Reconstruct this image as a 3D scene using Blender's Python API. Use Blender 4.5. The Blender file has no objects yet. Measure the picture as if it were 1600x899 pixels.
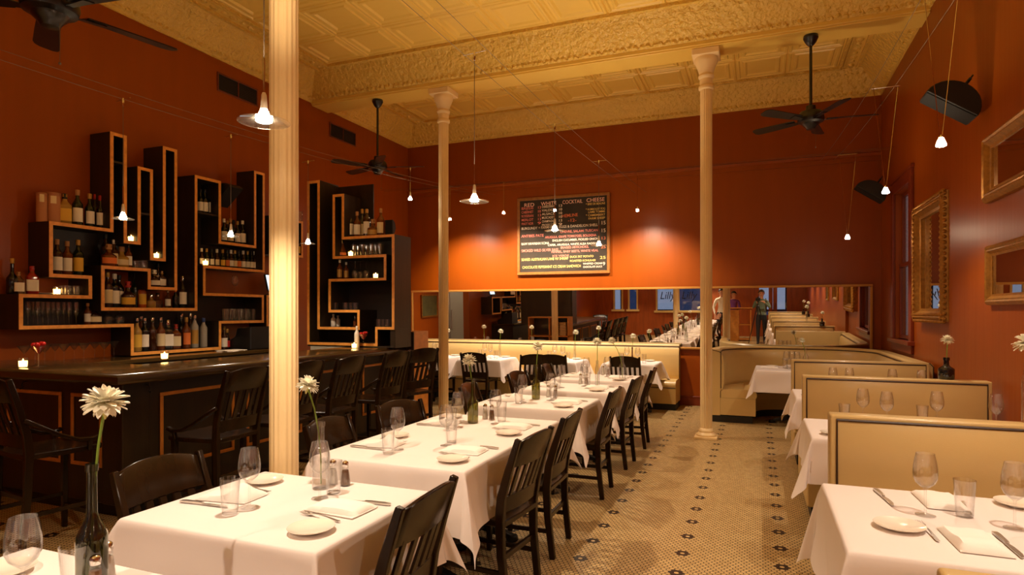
import bpy, bmesh, math, random
from mathutils import Vector, Matrix
RN = random.Random(11)
PI = math.pi
SC = bpy.context.scene
COL = SC.collection

# ------------------------------------------------------------------ measuring the place from the photograph
F, YAW, HY, CX, CH = 968.72, .3778, 487.7, 800.0, 1.5
SA, CA = math.sin(YAW), math.cos(YAW)
def ray(x, y):
    q = (x-CX)/F
    return (-SA+q*CA, CA+q*SA, -(y-HY)/F)
def onZ(x, y, Z):
    r = ray(x, y); t = (Z-CH)/r[2]; return (r[0]*t, r[1]*t)
def onX(x, y, X):
    r = ray(x, y); t = X/r[0]; return (r[1]*t, CH+r[2]*t)
def onY(x, y, Y):
    r = ray(x, y); t = Y/r[1]; return (r[0]*t, CH+r[2]*t)

# ------------------------------------------------------------------ materials
def lin(c):
    return tuple(((v/255)/12.92 if v/255 <= .04045 else ((v/255+.055)/1.055)**2.4) for v in c)
MC = {}
def mat(name, col, rough=.5, metal=0., bump=0., bscale=40., var=0., vscale=6., spec=.5, coat=0., stretch=None, emit=0., ecol=None, sheen=0., trans=0., detail=4, bdist=.01):
    if name in MC: return MC[name]
    m = bpy.data.materials.new(name); m.use_nodes = True
    nt = m.node_tree; b = nt.nodes['Principled BSDF']
    c = lin(col) + (1,)
    b.inputs['Base Color'].default_value = c
    b.inputs['Roughness'].default_value = rough
    b.inputs['Metallic'].default_value = metal
    b.inputs['Specular IOR Level'].default_value = spec
    b.inputs['Coat Weight'].default_value = coat
    b.inputs['Coat Roughness'].default_value = .12
    if trans: b.inputs['Transmission Weight'].default_value = trans
    if sheen: b.inputs['Sheen Weight'].default_value = sheen
    if emit:
        b.inputs['Emission Color'].default_value = lin(ecol or col) + (1,)
        b.inputs['Emission Strength'].default_value = emit
    if bump or var:
        tc = nt.nodes.new('ShaderNodeTexCoord'); mp = nt.nodes.new('ShaderNodeMapping')
        nt.links.new(tc.outputs['Object'], mp.inputs['Vector'])
        if stretch: mp.inputs['Scale'].default_value = stretch
        if var:
            n = nt.nodes.new('ShaderNodeTexNoise'); n.inputs['Scale'].default_value = vscale; n.inputs['Detail'].default_value = detail
            nt.links.new(mp.outputs['Vector'], n.inputs['Vector'])
            r = nt.nodes.new('ShaderNodeValToRGB')
            r.color_ramp.elements[0].position = .3; r.color_ramp.elements[1].position = .7
            r.color_ramp.elements[0].color = tuple(v*(1-var) for v in c[:3])+(1,)
            r.color_ramp.elements[1].color = tuple(min(1, v*(1+var)) for v in c[:3])+(1,)
            nt.links.new(n.outputs['Fac'], r.inputs['Fac']); nt.links.new(r.outputs['Color'], b.inputs['Base Color'])
        if bump:
            n = nt.nodes.new('ShaderNodeTexNoise'); n.inputs['Scale'].default_value = bscale; n.inputs['Detail'].default_value = detail
            nt.links.new(mp.outputs['Vector'], n.inputs['Vector'])
            u = nt.nodes.new('ShaderNodeBump'); u.inputs['Strength'].default_value = bump; u.inputs['Distance'].default_value = bdist
            nt.links.new(n.outputs['Fac'], u.inputs['Height']); nt.links.new(u.outputs['Normal'], b.inputs['Normal'])
    MC[name] = m
    return m
def glass(name, tint=(255, 255, 255), refl=1.0, rough=.03, film=.006, edge=.45):
    """thin-walled glass: clear (or tinted) film with a Fresnel reflection"""
    if name in MC: return MC[name]
    m = bpy.data.materials.new(name); m.use_nodes = True; nt = m.node_tree; nt.nodes.clear()
    o = nt.nodes.new('ShaderNodeOutputMaterial'); mx = nt.nodes.new('ShaderNodeMixShader')
    t = nt.nodes.new('ShaderNodeBsdfTransparent'); g = nt.nodes.new('ShaderNodeBsdfGlossy'); f = nt.nodes.new('ShaderNodeFresnel')
    t.inputs['Color'].default_value = lin(tint)+(1,); g.inputs['Roughness'].default_value = rough
    g.inputs['Color'].default_value = (refl, refl, refl, 1); 
    ge = nt.nodes.new('ShaderNodeNewGeometry'); ma = nt.nodes.new('ShaderNodeMath'); ma.operation = 'MULTIPLY_ADD'   # 1.5 outside, 1/1.5 from within: a thin pane
    ma.inputs[1].default_value = 1/1.7-1.7; ma.inputs[2].default_value = 1.7; nt.links.new(ge.outputs['Backfacing'], ma.inputs[0]); nt.links.new(ma.outputs[0], f.inputs['IOR'])
    lw = nt.nodes.new('ShaderNodeLayerWeight'); lw.inputs['Blend'].default_value = .12; cmx = nt.nodes.new('ShaderNodeMix'); cmx.data_type = 'RGBA'   # longer path through the wall towards the rim
    cmx.inputs[6].default_value = lin(tint)+(1,); cmx.inputs[7].default_value = tuple(v*edge for v in lin(tint))+(1,)
    nt.links.new(lw.outputs['Facing'], cmx.inputs[0]); nt.links.new(cmx.outputs[2], t.inputs['Color'])
    nt.links.new(f.outputs[0], mx.inputs[0]); nt.links.new(t.outputs[0], mx.inputs[1]); nt.links.new(g.outputs[0], mx.inputs[2])
    df = nt.nodes.new('ShaderNodeBsdfDiffuse'); df.inputs['Color'].default_value = (.9, .9, .9, 1); m2 = nt.nodes.new('ShaderNodeMixShader'); m2.inputs[0].default_value = film  # faint white diffuse share painted in, standing in for missing lamp glints
    nt.links.new(mx.outputs[0], m2.inputs[1]); nt.links.new(df.outputs[0], m2.inputs[2])
    nt.links.new(m2.outputs[0], o.inputs[0]); MC[name] = m
    return m

BLACKWOOD = mat('black_lacquered_wood', (36, 21, 7), .24, var=.35, vscale=9, stretch=(1, 1, .2), spec=.24, bump=.04, bscale=30)
ESPRESSO = mat('espresso_wood', (42, 29, 13), .40, var=.3, vscale=14, stretch=(1, 1, .12), bump=.05, bscale=60)
COUNTER = mat('bar_counter_wood', (66, 48, 22), .22, var=.25, vscale=12, stretch=(.15, .15, 1), coat=.5)
EDGE = mat('honey_plywood_edge', (232, 158, 72), .45, var=.15, vscale=25)
HONEY = mat('honey_trim_wood', (206, 136, 58), .4, var=.15, vscale=12)
GILT = mat('gilt_frame_gold', (160, 108, 38), .38, metal=.55, var=.25, vscale=30, bump=.25, bscale=70)
VINYL = mat('cream_vinyl', (206, 176, 116), .34, bump=.06, bscale=260, var=.04, vscale=3, coat=.12)
PIPING = mat('dark_brown_piping', (58, 36, 22), .5)
CLOTH = mat('white_linen', (236, 226, 222), .85, bump=.22, bscale=7, detail=5, sheen=.1)
NAPKIN = mat('white_napkin_linen', (246, 240, 234), .85, bump=.08, bscale=300)
CHINA = mat('white_china', (244, 236, 222), .12, coat=.4)
STEEL = mat('brushed_steel', (206, 200, 192), .3, metal=1)
CHROME = mat('chrome', (225, 222, 218), .08, metal=1)
IRON = mat('black_cast_iron', (16, 14, 13), .45)
FANB = mat('black_fan_enamel', (8, 6, 5), .32, coat=.2)
CREAM = mat('cream_iron_paint', (236, 208, 154), .42, bump=.12, bscale=30, var=.05, vscale=4)
BLACKP = mat('black_plastic', (18, 17, 17), .45)
GREEN = mat('flower_stem_green', (120, 150, 52), .5)
PETAL = mat('cream_petal', (255, 250, 232), .6, var=.06, vscale=20)
WIRE = mat('steel_wire', (112, 100, 88), .45, metal=.6)
PAPER = mat('white_paper', (240, 232, 214), .8)
CLEAR = glass('clear_glass')
GREENGL = glass('olive_green_glass', (208, 206, 140))
DGREEN = glass('dark_green_glass', (172, 174, 118))
DISC = glass('lamp_glass_disc', (246, 240, 226), edge=.9, film=.03)
SALT = mat('white_salt', (235, 228, 215), .8)
PEPPER = mat('brown_pepper', (122, 84, 52), .8)
CANDLE = mat('candle_wax_lit', (255, 236, 190), .6, emit=9.0, ecol=(255, 200, 110))
FLAME = mat('candle_flame', (255, 220, 150), .6, emit=30., ecol=(255, 190, 100))
MIRROR = mat('mirror_silver', (235, 232, 226), .0, metal=1)
SKIN = mat('skin', (205, 150, 118), .5)

# ------------------------------------------------------------------ mesh collector
class MB:
    def __init__(s): s.v = []; s.f = []; s.m = []
    def add(s, vs, fs, m=0):
        o = len(s.v); s.v += [tuple(v) for v in vs]
        for f in fs: s.f.append([i+o for i in f]); s.m.append(m)
        return s
    def box(s, x0, x1, y0, y1, z0, z1, m=0, M=None):
        vs = [(x, y, z) for z in (z0, z1) for y in (y0, y1) for x in (x0, x1)]
        if M: vs = [M @ Vector(v) for v in vs]
        return s.add(vs, [(0, 2, 3, 1), (4, 5, 7, 6), (0, 1, 5, 4), (2, 6, 7, 3), (0, 4, 6, 2), (1, 3, 7, 5)], m)
    def loft(s, rings, m=0, caps=True, closed=False):
        n = len(rings[0]); o = [p for r in rings for p in r]; fs = []
        k = len(rings)
        for i in range(k if closed else k-1):
            a = i*n; b = ((i+1) % k)*n
            for j in range(n):
                j2 = (j+1) % n; fs.append((a+j, a+j2, b+j2, b+j))
        if caps and not closed:
            fs.append(tuple(range(n))[::-1]); fs.append(tuple((k-1)*n+j for j in range(n)))
        return s.add(o, fs, m)
    def lathe(s, prof, seg=20, c=(0, 0, 0), m=0, exp=2.0, flute=None):
        """profile [(r, z)]; exp > 2 squares the section off"""
        rings = []
        for r, z in prof:
            ring = []
            for i in range(seg):
                a = 2*PI*i/seg; ca, sa = math.cos(a), math.sin(a)
                k = (abs(ca)**exp+abs(sa)**exp)**(-1/exp) if exp != 2 else 1
                rr = max(r, 1e-4)*k
                if flute: rr *= flute(i)
                ring.append((c[0]+rr*ca, c[1]+rr*sa, c[2]+z))
            rings.append(ring)
        return s.loft(rings, m)
    def tube(s, pts, r, seg=8, m=0, caps=True, closed=False):
        P = [Vector(p) for p in pts]; n = len(P); rings = []
        up = None
        for i in range(n):
            a = P[i-1] if (i > 0 or closed) else P[i]; b = P[(i+1) % n] if (i < n-1 or closed) else P[i]
            t = (b-a)
            if t.length < 1e-9: t = Vector((0, 0, 1))
            t.normalize()
            if up is None:
                up = Vector((0, 0, 1)) if abs(t.z) < .9 else Vector((1, 0, 0))
            x = t.cross(up)
            if x.length < 1e-6: x = t.cross(Vector((1, .3, 0)))
            x.normalize(); y = x.cross(t).normalized(); up = y
            rr = r[i] if isinstance(r, (list, tuple)) else r
            rings.append([P[i]+x*(rr*math.cos(2*PI*j/seg))+y*(rr*math.sin(2*PI*j/seg)) for j in range(seg)])
        return s.loft(rings, m, caps, closed)
    def bar(s, pts, w, h, side=(0, 1, 0), m=0):
        """rectangular section (w along side, h across) swept along pts"""
        P = [Vector(p) for p in pts]; S = Vector(side).normalized(); rings = []
        for i in range(len(P)):
            t = (P[min(i+1, len(P)-1)]-P[max(i-1, 0)]).normalized(); n = S.cross(t).normalized()
            ww = w[i] if isinstance(w, (list, tuple)) else w; hh = h[i] if isinstance(h, (list, tuple)) else h
            rings.append([P[i]+S*a*ww/2+n*b*hh/2 for a, b in ((-1, -1), (1, -1), (1, 1), (-1, 1))])
        return s.loft(rings, m)
    def prism(s, poly, a0, a1, axis='z', m=0):
        def P(u, v, a): return {'z': (u, v, a), 'x': (a, u, v), 'y': (u, a, v)}[axis]
        n = len(poly); vs = [P(u, v, a0) for u, v in poly]+[P(u, v, a1) for u, v in poly]
        return s.add(vs, [tuple(range(n))[::-1], tuple(range(n, 2*n))]+[(i, (i+1) % n, (i+1) % n+n, i+n) for i in range(n)], m)
    def ball(s, c, r, seg=12, rings=8, m=0, sc=(1, 1, 1)):
        rs = []
        for k in range(rings+1):
            a = PI*k/rings
            rr = max(math.sin(a), 1e-3)*r
            rs.append([(c[0]+sc[0]*rr*math.cos(2*PI*j/seg), c[1]+sc[1]*rr*math.sin(2*PI*j/seg), c[2]-sc[2]*r*math.cos(a)) for j in range(seg)])
        return s.loft(rs, m)
    def mesh(s, name, mats, bevel=0., smooth=35, bsegs=1, fix=True):
        me = bpy.data.meshes.new(name)
        me.from_pydata(s.v, [], s.f)
        if not isinstance(mats, (list, tuple)): mats = [mats]
        for m in mats: me.materials.append(m)
        if len(mats) > 1: me.polygons.foreach_set('material_index', s.m)
        bm = bmesh.new(); bm.from_mesh(me)
        if fix: bmesh.ops.recalc_face_normals(bm, faces=bm.faces)
        if bevel:
            es = [e for e in bm.edges if len(e.link_faces) == 2 and e.calc_face_angle(0) > .6]
            bmesh.ops.bevel(bm, geom=es, offset=bevel, segments=bsegs, affect='EDGES', profile=.5, clamp_overlap=True)
        bm.to_mesh(me); bm.free()
        if smooth:
            me.polygons.foreach_set('use_smooth', [True]*len(me.polygons))
            me.set_sharp_from_angle(angle=math.radians(smooth))
        me.update()
        return me
    def build(s, name, mats, parent=None, loc=None, rz=0, **k):
        return link(name, s.mesh(name, mats, **k), parent, loc, rz)
def link(name, data, parent=None, loc=None, rz=0):
    o = bpy.data.objects.new(name, data); COL.objects.link(o)
    if parent: o.parent = parent
    if loc: o.location = loc
    if rz: o.rotation_euler = (0, 0, rz)
    return o
def tag(o, label=None, cat=None, group=None, kind=None):
    if label: o['label'] = label
    if cat: o['category'] = cat
    if group: o['group'] = group
    if kind: o['kind'] = kind
    return o
def text_mesh(name, body, size, m, parent, extrude=.0006, offset=0., res=3, shear=0.):
    cu = bpy.data.curves.new(name, 'FONT'); cu.body = body; cu.size = size; cu.extrude = extrude; cu.offset = offset; cu.resolution_u = res; cu.shear = shear
    o = bpy.data.objects.new(name, cu); COL.objects.link(o); bpy.context.view_layer.update()
    me = bpy.data.meshes.new_from_object(o.evaluated_get(bpy.context.evaluated_depsgraph_get())); me.name = name
    bpy.data.objects.remove(o); bpy.data.curves.remove(cu)
    me.materials.clear(); me.materials.append(m)
    return link(name, me, parent)
def thing(name, label, cat, loc=(0, 0, 0), rz=0, group=None):
    return tag(link(name, None, None, loc, rz), label, cat, group)
def struct(o, label=None, cat=None): return tag(o, label, cat, None, 'structure')
def copy_tree(o, parent=None):
    c = o.copy(); COL.objects.link(c)
    if parent: c.parent = parent
    for ch in list(o.children): copy_tree(ch, c)
    return c
def plural(s): return s[:-2]+'ves' if s.endswith('fe') else s+('es' if s.endswith('s') else 's')
ORD = 'first second third fourth fifth sixth seventh eighth ninth tenth eleventh twelfth thirteenth fourteenth fifteenth sixteenth seventeenth eighteenth nineteenth twentieth'.split()

# ------------------------------------------------------------------ the room
W, XL, XR, YF, ZC = 10.31, -6.24, 1.66, -4.3, 5.0
ZB = 4.6          # underside of the beams
def node_floor():
    m = bpy.data.materials.new('hexagon_mosaic'); m.use_nodes = True; nt = m.node_tree; L = nt.links
    b = nt.nodes['Principled BSDF']
    def N(t, **k):
        n = nt.nodes.new(t)
        for a, v in k.items(): setattr(n, a, v)
        return n
    def vm(op, a, bb=None):
        n = N('ShaderNodeVectorMath', operation=op)
        for i, v in enumerate((a, bb)):
            if v is None: continue
            if isinstance(v, tuple): n.inputs[i].default_value = v
            else: L.new(v, n.inputs[i])
        return n.outputs['Value'] if op in ('DOT_PRODUCT', 'LENGTH', 'DISTANCE') else n.outputs[0]
    def mt(op, a, bb=0.):
        n = N('ShaderNodeMath', operation=op)
        for i, v in enumerate((a, bb)):
            if isinstance(v, (int, float)): n.inputs[i].default_value = v
            else: L.new(v, n.inputs[i])
        return n.outputs[0]
    r3 = math.sqrt(3); a = .3108/12*2/r3; h = (.5, r3/2, 0)
    g = N('ShaderNodeNewGeometry')
    p = vm('SUBTRACT', g.outputs['Position'], (-1.005, 3.66, 0))
    p = vm('MULTIPLY', p, (1/a, 1/a, 0))
    p = vm('ADD', p, (h[0]+19*60, h[1]+6*r3*100, 0))
    def hexc(q):
        t = vm('MODULO', q, (1, r3, 1)); return vm('SUBTRACT', t, h)
    A = hexc(p); B = hexc(vm('SUBTRACT', p, h))
    la, lb = vm('LENGTH', A), vm('LENGTH', B)
    sel = mt('LESS_THAN', la, lb)
    mix = N('ShaderNodeMix', data_type='VECTOR'); L.new(sel, mix.inputs[0]); L.new(B, mix.inputs[4]); L.new(A, mix.inputs[5])
    gv = mix.outputs[1]
    ab = vm('ABSOLUTE', gv)
    sx = N('ShaderNodeSeparateXYZ'); L.new(ab, sx.inputs[0])
    hd = mt('MAXIMUM', sx.outputs[0], vm('DOT_PRODUCT', ab, (.5, r3/2, 0)))
    grout = mt('GREATER_THAN', hd, .425)
    c = vm('SUBTRACT', p, gv)                      # centre of the tile
    q = vm('ADD', vm('SUBTRACT', c, h), (9.5, 3*r3, 0))
    q = vm('SUBTRACT', vm('MODULO', q, (19, 6*r3, 1)), (9.5, 3*r3, 0))
    dl = vm('LENGTH', q)
    star = mt('MULTIPLY', mt('GREATER_THAN', dl, .4), mt('LESS_THAN', dl, 1.3))
    wn = N('ShaderNodeTexWhiteNoise'); L.new(c, wn.inputs['Vector'])
    rmp = N('ShaderNodeValToRGB'); L.new(wn.outputs['Value'], rmp.inputs[0])
    rmp.color_ramp.elements[0].color = lin((186, 154, 100))+(1,); rmp.color_ramp.elements[1].color = lin((208, 178, 122))+(1,)
    m1 = N('ShaderNodeMix', data_type='RGBA'); L.new(star, m1.inputs[0]); L.new(rmp.outputs[0], m1.inputs[6]); m1.inputs[7].default_value = lin((44, 30, 22))+(1,)
    m2 = N('ShaderNodeMix', data_type='RGBA'); L.new(grout, m2.inputs[0]); L.new(m1.outputs[2], m2.inputs[6]); m2.inputs[7].default_value = lin((52, 36, 22))+(1,)
    L.new(m2.outputs[2], b.inputs['Base Color'])
    rg = mt('ADD', mt('MULTIPLY', grout, .45), .34); L.new(rg, b.inputs['Roughness'])
    bp = N('ShaderNodeBump'); bp.inputs['Strength'].default_value = .4; bp.inputs['Distance'].default_value = .002
    L.new(mt('SUBTRACT', 1., grout), bp.inputs['Height']); L.new(bp.outputs[0], b.inputs['Normal'])
    return m
WALL = mat('terracotta_wall_paint', (148, 69, 5), .36, bump=.16, bscale=5, var=.05, vscale=2.5, detail=3, spec=.35, stretch=(3, 3, .22))
WOODWALL = mat('red_brown_front_wood', (158, 78, 32), .35, var=.2, vscale=10, stretch=(1, 1, .15))
TIN = mat('cream_pressed_tin', (226, 186, 84), .34, bump=1.0, bscale=17, var=.04, vscale=3, detail=3, bdist=.045)
TINFLAT = mat('cream_tin_panel', (228, 190, 90), .36, bump=.18, bscale=14, detail=3)
TRIMR = mat('red_brown_trim_paint', (120, 44, 16), .35)
struct(MB().box(XL-.5, XR+.5, YF-.2, W+.3, -.1, 0).build('floor', node_floor(), smooth=0))

def wall(name, axis, p0, p1, u0, u1, holes=(), m=WALL, z1=ZC+.2):
    """slab between p0 and p1 on one axis, u0..u1 on the other, with rectangular holes (ua, ub, za, zb)"""
    us = sorted({u0, u1, *[h[0] for h in holes], *[h[1] for h in holes]}); zs = sorted({0, z1, *[h[2] for h in holes], *[h[3] for h in holes]})
    b = MB()
    for i in range(len(us)-1):
        run = None
        for j in range(len(zs)-1):
            cu, cz = (us[i]+us[i+1])/2, (zs[j]+zs[j+1])/2
            solid = not any(h[0] < cu < h[1] and h[2] < cz < h[3] for h in holes)
            if solid:
                if axis == 'x': b.box(p0, p1, us[i], us[i+1], zs[j], zs[j+1])
                else: b.box(us[i], us[i+1], p0, p1, zs[j], zs[j+1])
    return struct(b.build(name, m, smooth=0))
wall('wall_back', 'y', W, W+.15, XL-.15, XR+.15)
KD = (7.53, 8.75, 0, 2.35)
wall('wall_left', 'x', XL-.15, XL, YF, W, [KD])
WY0, WY1, WZ0, WZ1 = 8.42, 9.32, 1.16, 3.02
wall('wall_right', 'x', XR, XR+.2, YF, W, [(WY0, WY1, WZ0, WZ1)])
FH = [(-3.75, -2.0, .95, 3.4), (-5.45, -5.05, 1.0, 3.4), (-4.85, -4.45, 1.0, 3.4), (-.1, 1.12, 0, 2.5)]
wall('wall_front', 'y', YF-.15, YF, XL-.15, XR+.15, FH, m=WOODWALL)
struct(MB().box(XR-.05, XR, -3.9, 6.69, 0, ZB+.05).build('trim_1', WALL, smooth=0))
# baseboards
struct(MB().box(XL, XR, W-.02, W, 0, .13).box(XL, XR, W-.028, W, .13, .15).build('baseboard_back', TRIMR, bevel=.004))
struct(MB().box(XR-.02, XR, 6.69, W-.03, 0, .15).build('baseboard_right', TRIMR, bevel=.004))
# picture rail on the back wall
struct(MB().prism([(W, 3.70), (W-.012, 3.70), (W-.012, 3.76), (W-.035, 3.775), (W-.04, 3.81), (W, 3.83)], XL, XR, 'x').build('trim_2', WALL))

# pressed-tin ceiling: a grid of raised ribs around stepped panels
def ceiling():
    b = MB()
    def bay(y0, y1):
        bx, by = .62, .42
        x0, x1 = XL+bx, XR-bx; ya, yb = y0+by, y1-by
        b.box(XL, XR, y0, y1, ZC, ZC+.1, 1)
        nx = max(1, round((x1-x0)/.66)); ny = max(1, round((yb-ya)/.66)); dx, dy = (x1-x0)/nx, (yb-ya)/ny
        for i in range(nx):
            for j in range(ny):
                cx, cy = x0+(i+.5)*dx, ya+(j+.5)*dy; rings = []
                for k, (ins, z) in enumerate([(0, 0), (.015, -.018), (.04, -.022), (.055, -.008), (.085, -.006), (.10, -.022), (.125, -.022), (.15, -.004)]):
                    hx, hy = dx/2-ins, dy/2-ins
                    rings.append([(cx-hx, cy-hy, ZC+z-.002), (cx+hx, cy-hy, ZC+z-.002), (cx+hx, cy+hy, ZC+z-.002), (cx-hx, cy+hy, ZC+z-.002)])
                b.loft(rings, 1, caps=False)
                b.add(rings[-1], [(0, 1, 2, 3)], 1)
        # raised border bands round the panels
        def band(off, w, z, mm):
            X0, X1, Y0, Y1 = XL+off[0], XR-off[0], y0+off[1], y1-off[1]
            for (a, bb, c, d) in ((X0, X1, Y0, Y0+w), (X0, X1, Y1-w, Y1), (X0, X0+w, Y0+w, Y1-w), (X1-w, X1, Y0+w, Y1-w)):
                b.box(a, bb, c, d, ZC-z, ZC+.01, mm)
        band((.57, .37), .03, .045, 0); band((.52, .335), .02, .03, 0); band((.34, .24), .025, .035, 0)
        n = 0
        # scrollwork between the bands
        for (X0, X1, Y0, Y1) in ((XL+.37, XR-.37, y0+.27, y0+.33), (XL+.37, XR-.37, y1-.33, y1-.27), (XL+.38, XL+.50, y0+.3, y1-.3), (XR-.50, XR-.38, y0+.3, y1-.3)):
            long = max(X1-X0, Y1-Y0); k = int(long/.14)
            for i in range(k):
                t = (i+.5)/k; cx = X0+(X1-X0)*t if X1-X0 > Y1-Y0 else (X0+X1)/2; cy = Y0+(Y1-Y0)*t if Y1-Y0 > X1-X0 else (Y0+Y1)/2
                s = .058 if i % 2 else .042
                b.ball((cx, cy, ZC), s, 8, 4, 0, (1, .55, .6) if X1-X0 > Y1-Y0 else (.8, 1, .6))
    bay(7.92, W); bay(2.58, 7.56); bay(YF, 2.22)
    return struct(b.build('ceiling', [TIN, TINFLAT], smooth=30, fix=False))
ceiling()
def cornice(name, y0, y1):
    """cove with rows of raised leaves, swept round one bay"""
    prof = [(0, -.36), (.018, -.36), (.022, -.335), (.045, -.325), (.05, -.305), (.055, -.27), (.075, -.21), (.115, -.145), (.165, -.10), (.22, -.07), (.225, -.05), (.25, -.045), (.255, -.02), (.30, -.012), (.30, 0)]
    X0, X1 = XL, XR
    corners = [(X0, y0), (X1, y0), (X1, y1), (X0, y1)]
    rings = []
    for e in range(4):
        a = Vector(corners[e]); bb = Vector(corners[(e+1) % 4]); d = (bb-a); Ln = d.length; d.normalize(); nrm = Vector((-d.y, d.x))
        n = int(Ln/.0142)
        for i in range(n):
            s = Ln*i/n; ring = []
            for k, (o, z) in enumerate(prof):
                rel = 0
                if 4 <= k <= 9:                     # leaves parted by deep grooves, each with a vein
                    ph = (s % .15)/.15; dd = min(ph, 1-ph); t_ = (k-4)/5
                    rel = (.018-.06*math.exp(-(dd/.09)**2)-.026*math.exp(-((ph-.5)/.06)**2))*(.45+.55*math.sin(PI*(t_*.8+.1)))+.008*math.cos(PI*4*t_)
                elif k in (11, 12): rel = .004*math.cos(2*PI*s/.09)
                oo = o+rel
                sp = min(max(s, oo), Ln-oo)
                p = a+d*sp+nrm*oo
                ring.append((p.x, p.y, ZC+z-rel*.6))
            rings.append(ring)
    b = MB(); b.loft(rings, 0, False, True)
    return struct(b.build(name, TIN, smooth=60))
cornice('trim_3', 7.92, W); cornice('trim_4', 2.58, 7.56); cornice('trim_5', YF, 2.22)
for i, yb in enumerate((7.74, 2.40)):
    struct(MB().box(XL, XR, yb-.185, yb+.185, ZB, ZC+.05).box(XL, XR, yb-.205, yb+.205, ZB+.02, ZB+.07).build('trim_%d' % (6+i), TINFLAT, bevel=.006))

# right-hand sash window with a pale roller blind
def sash_window():
    w = struct(link('window_1', None, None, (XR, 0, 0)))
    b = MB()
    a, c, z0, z1 = WY0, WY1, WZ0, WZ1
    for (ya, yb, za, zb) in ((a-.13, a, z0-.06, z1+.14), (c, c+.13, z0-.06, z1+.14), (a, c, z1, z1+.14)):
        b.box(-.035, 0, ya, yb, za, zb)
    b.box(-.045, 0, a-.16, c+.16, z1+.14, z1+.18)
    b.build('casing', TRIMR, w, bevel=.006)
    b = MB(); b.box(-.07, .05, a-.16, c+.16, z0-.05, z0); b.box(-.03, 0, a-.12, c+.12, z0-.15, z0-.05); b.build('sill', TRIMR, w, bevel=.006)
    zm = (z0+z1)/2
    for za, zb, xo in ((zm-.02, z1, .07), (z0, zm+.03, .04)):
        b = MB(); t = .05
        b.box(xo, xo+.035, a, a+t, za, zb).box(xo, xo+.035, c-t, c, za, zb).box(xo, xo+.035, a+t, c-t, za, za+t).box(xo, xo+.035, a+t, c-t, zb-t, zb)
        b.build('sash', TRIMR, w, bevel=.004)
        MB().box(xo+.015, xo+.019, a+t, c-t, za+t, zb-t).build('pane', CLEAR, w, smooth=0)
    b = MB().box(.115, .119, a, c, z0+.002, z1).build('roller_blind', mat('pale_roller_blind', (226, 214, 190), .8, emit=.22, ecol=(200, 205, 220)), w, smooth=0)
sash_window()

# shop front behind the photographer, seen in the long mirror
def front():
    for k, (a, c, z0, z1) in enumerate(FH[:3]):
        w = struct(link('window_%d' % (k+2), None, None, (0, YF, 0)))
        b = MB(); t = .06
        b.box(a, a+t, -.1, .03, z0, z1).box(c-t, c, -.1, .03, z0, z1).box(a+t, c-t, -.1, .03, z1-t, z1).box(a-.06, c+.06, -.12, .1, z0-.06, z0+.02)
        if c-a > 1: b.box((a+c)/2-.03, (a+c)/2+.03, -.1, .03, z0, z1)
        b.build('frame', mat('cream_window_paint', (225, 196, 130), .4), w, bevel=.006)
        MB().box(a+t, c-t, -.06, -.054, z0, z1-t).build('pane', CLEAR, w, smooth=0)
        if k == 0:
            for xo in (a+.14, (a+c)/2+.09):
                o = text_mesh('lettering', 'Lilly', .42, mat('black_window_lettering', (20, 18, 22), .5), w, .001, 0, 4, .25); o.location = (xo, -.066, 1.42); o.rotation_euler = (PI/2, 0, 0); o.scale = (.85, 1, 1)
                o['label'] = 'black script lettering painted on the window'
    d = struct(link('door_1', None, None, (.51, YF, 0)))
    for s in (-1, 1):
        x0, x1 = (-.61, -.005) if s < 0 else (.005, .61)
        b = MB(); t = .14
        b.box(x0, x0+t, -.05, 0, 0, 2.5).box(x1-t, x1, -.05, 0, 0, 2.5).box(x0+t, x1-t, -.05, 0, 0, .8).box(x0+t, x1-t, -.05, 0, 2.3, 2.5)
        lf = b.build('door_leaf', WOODWALL, d, bevel=.006)
        MB().box(x0+t, x1-t, -.03, -.024, .8, 2.3).build('pane', CLEAR, lf, smooth=0)
        MB().tube([(s*.07, 0, 1.0), (s*.07, .05, 1.0), (s*.07, .05, 1.25), (s*.07, 0, 1.25)], .009).build('handle', CHROME, lf)
    # the street
    struct(MB().box(-14, 9, -14, YF-.35, -.15, -.02).build('ground', mat('wet_asphalt', (60, 58, 62), .35)))
    bl = thing('building', 'dusky facade across the street seen reflected in the long mirror', 'building', (-2, -13, 0))
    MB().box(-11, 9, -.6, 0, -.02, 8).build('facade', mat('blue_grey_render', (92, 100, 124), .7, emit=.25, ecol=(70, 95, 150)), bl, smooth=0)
    wl = mat('lit_shop_window', (240, 225, 200), .5, emit=.5, ecol=(170, 190, 230))
    for x in (-8.4, -5.6, -2.8, 0., 2.6, 5.2):
        f = MB().box(x-.75, x+.75, .0, .06, .6, 2.6).build('window_frame', mat('dark_street_frame', (30, 32, 40), .5), bl, bevel=.01)
        MB().box(x-.65, x+.65, .06, .065, .7, 2.5).build('window_pane', wl, f, smooth=0)
front()

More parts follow.
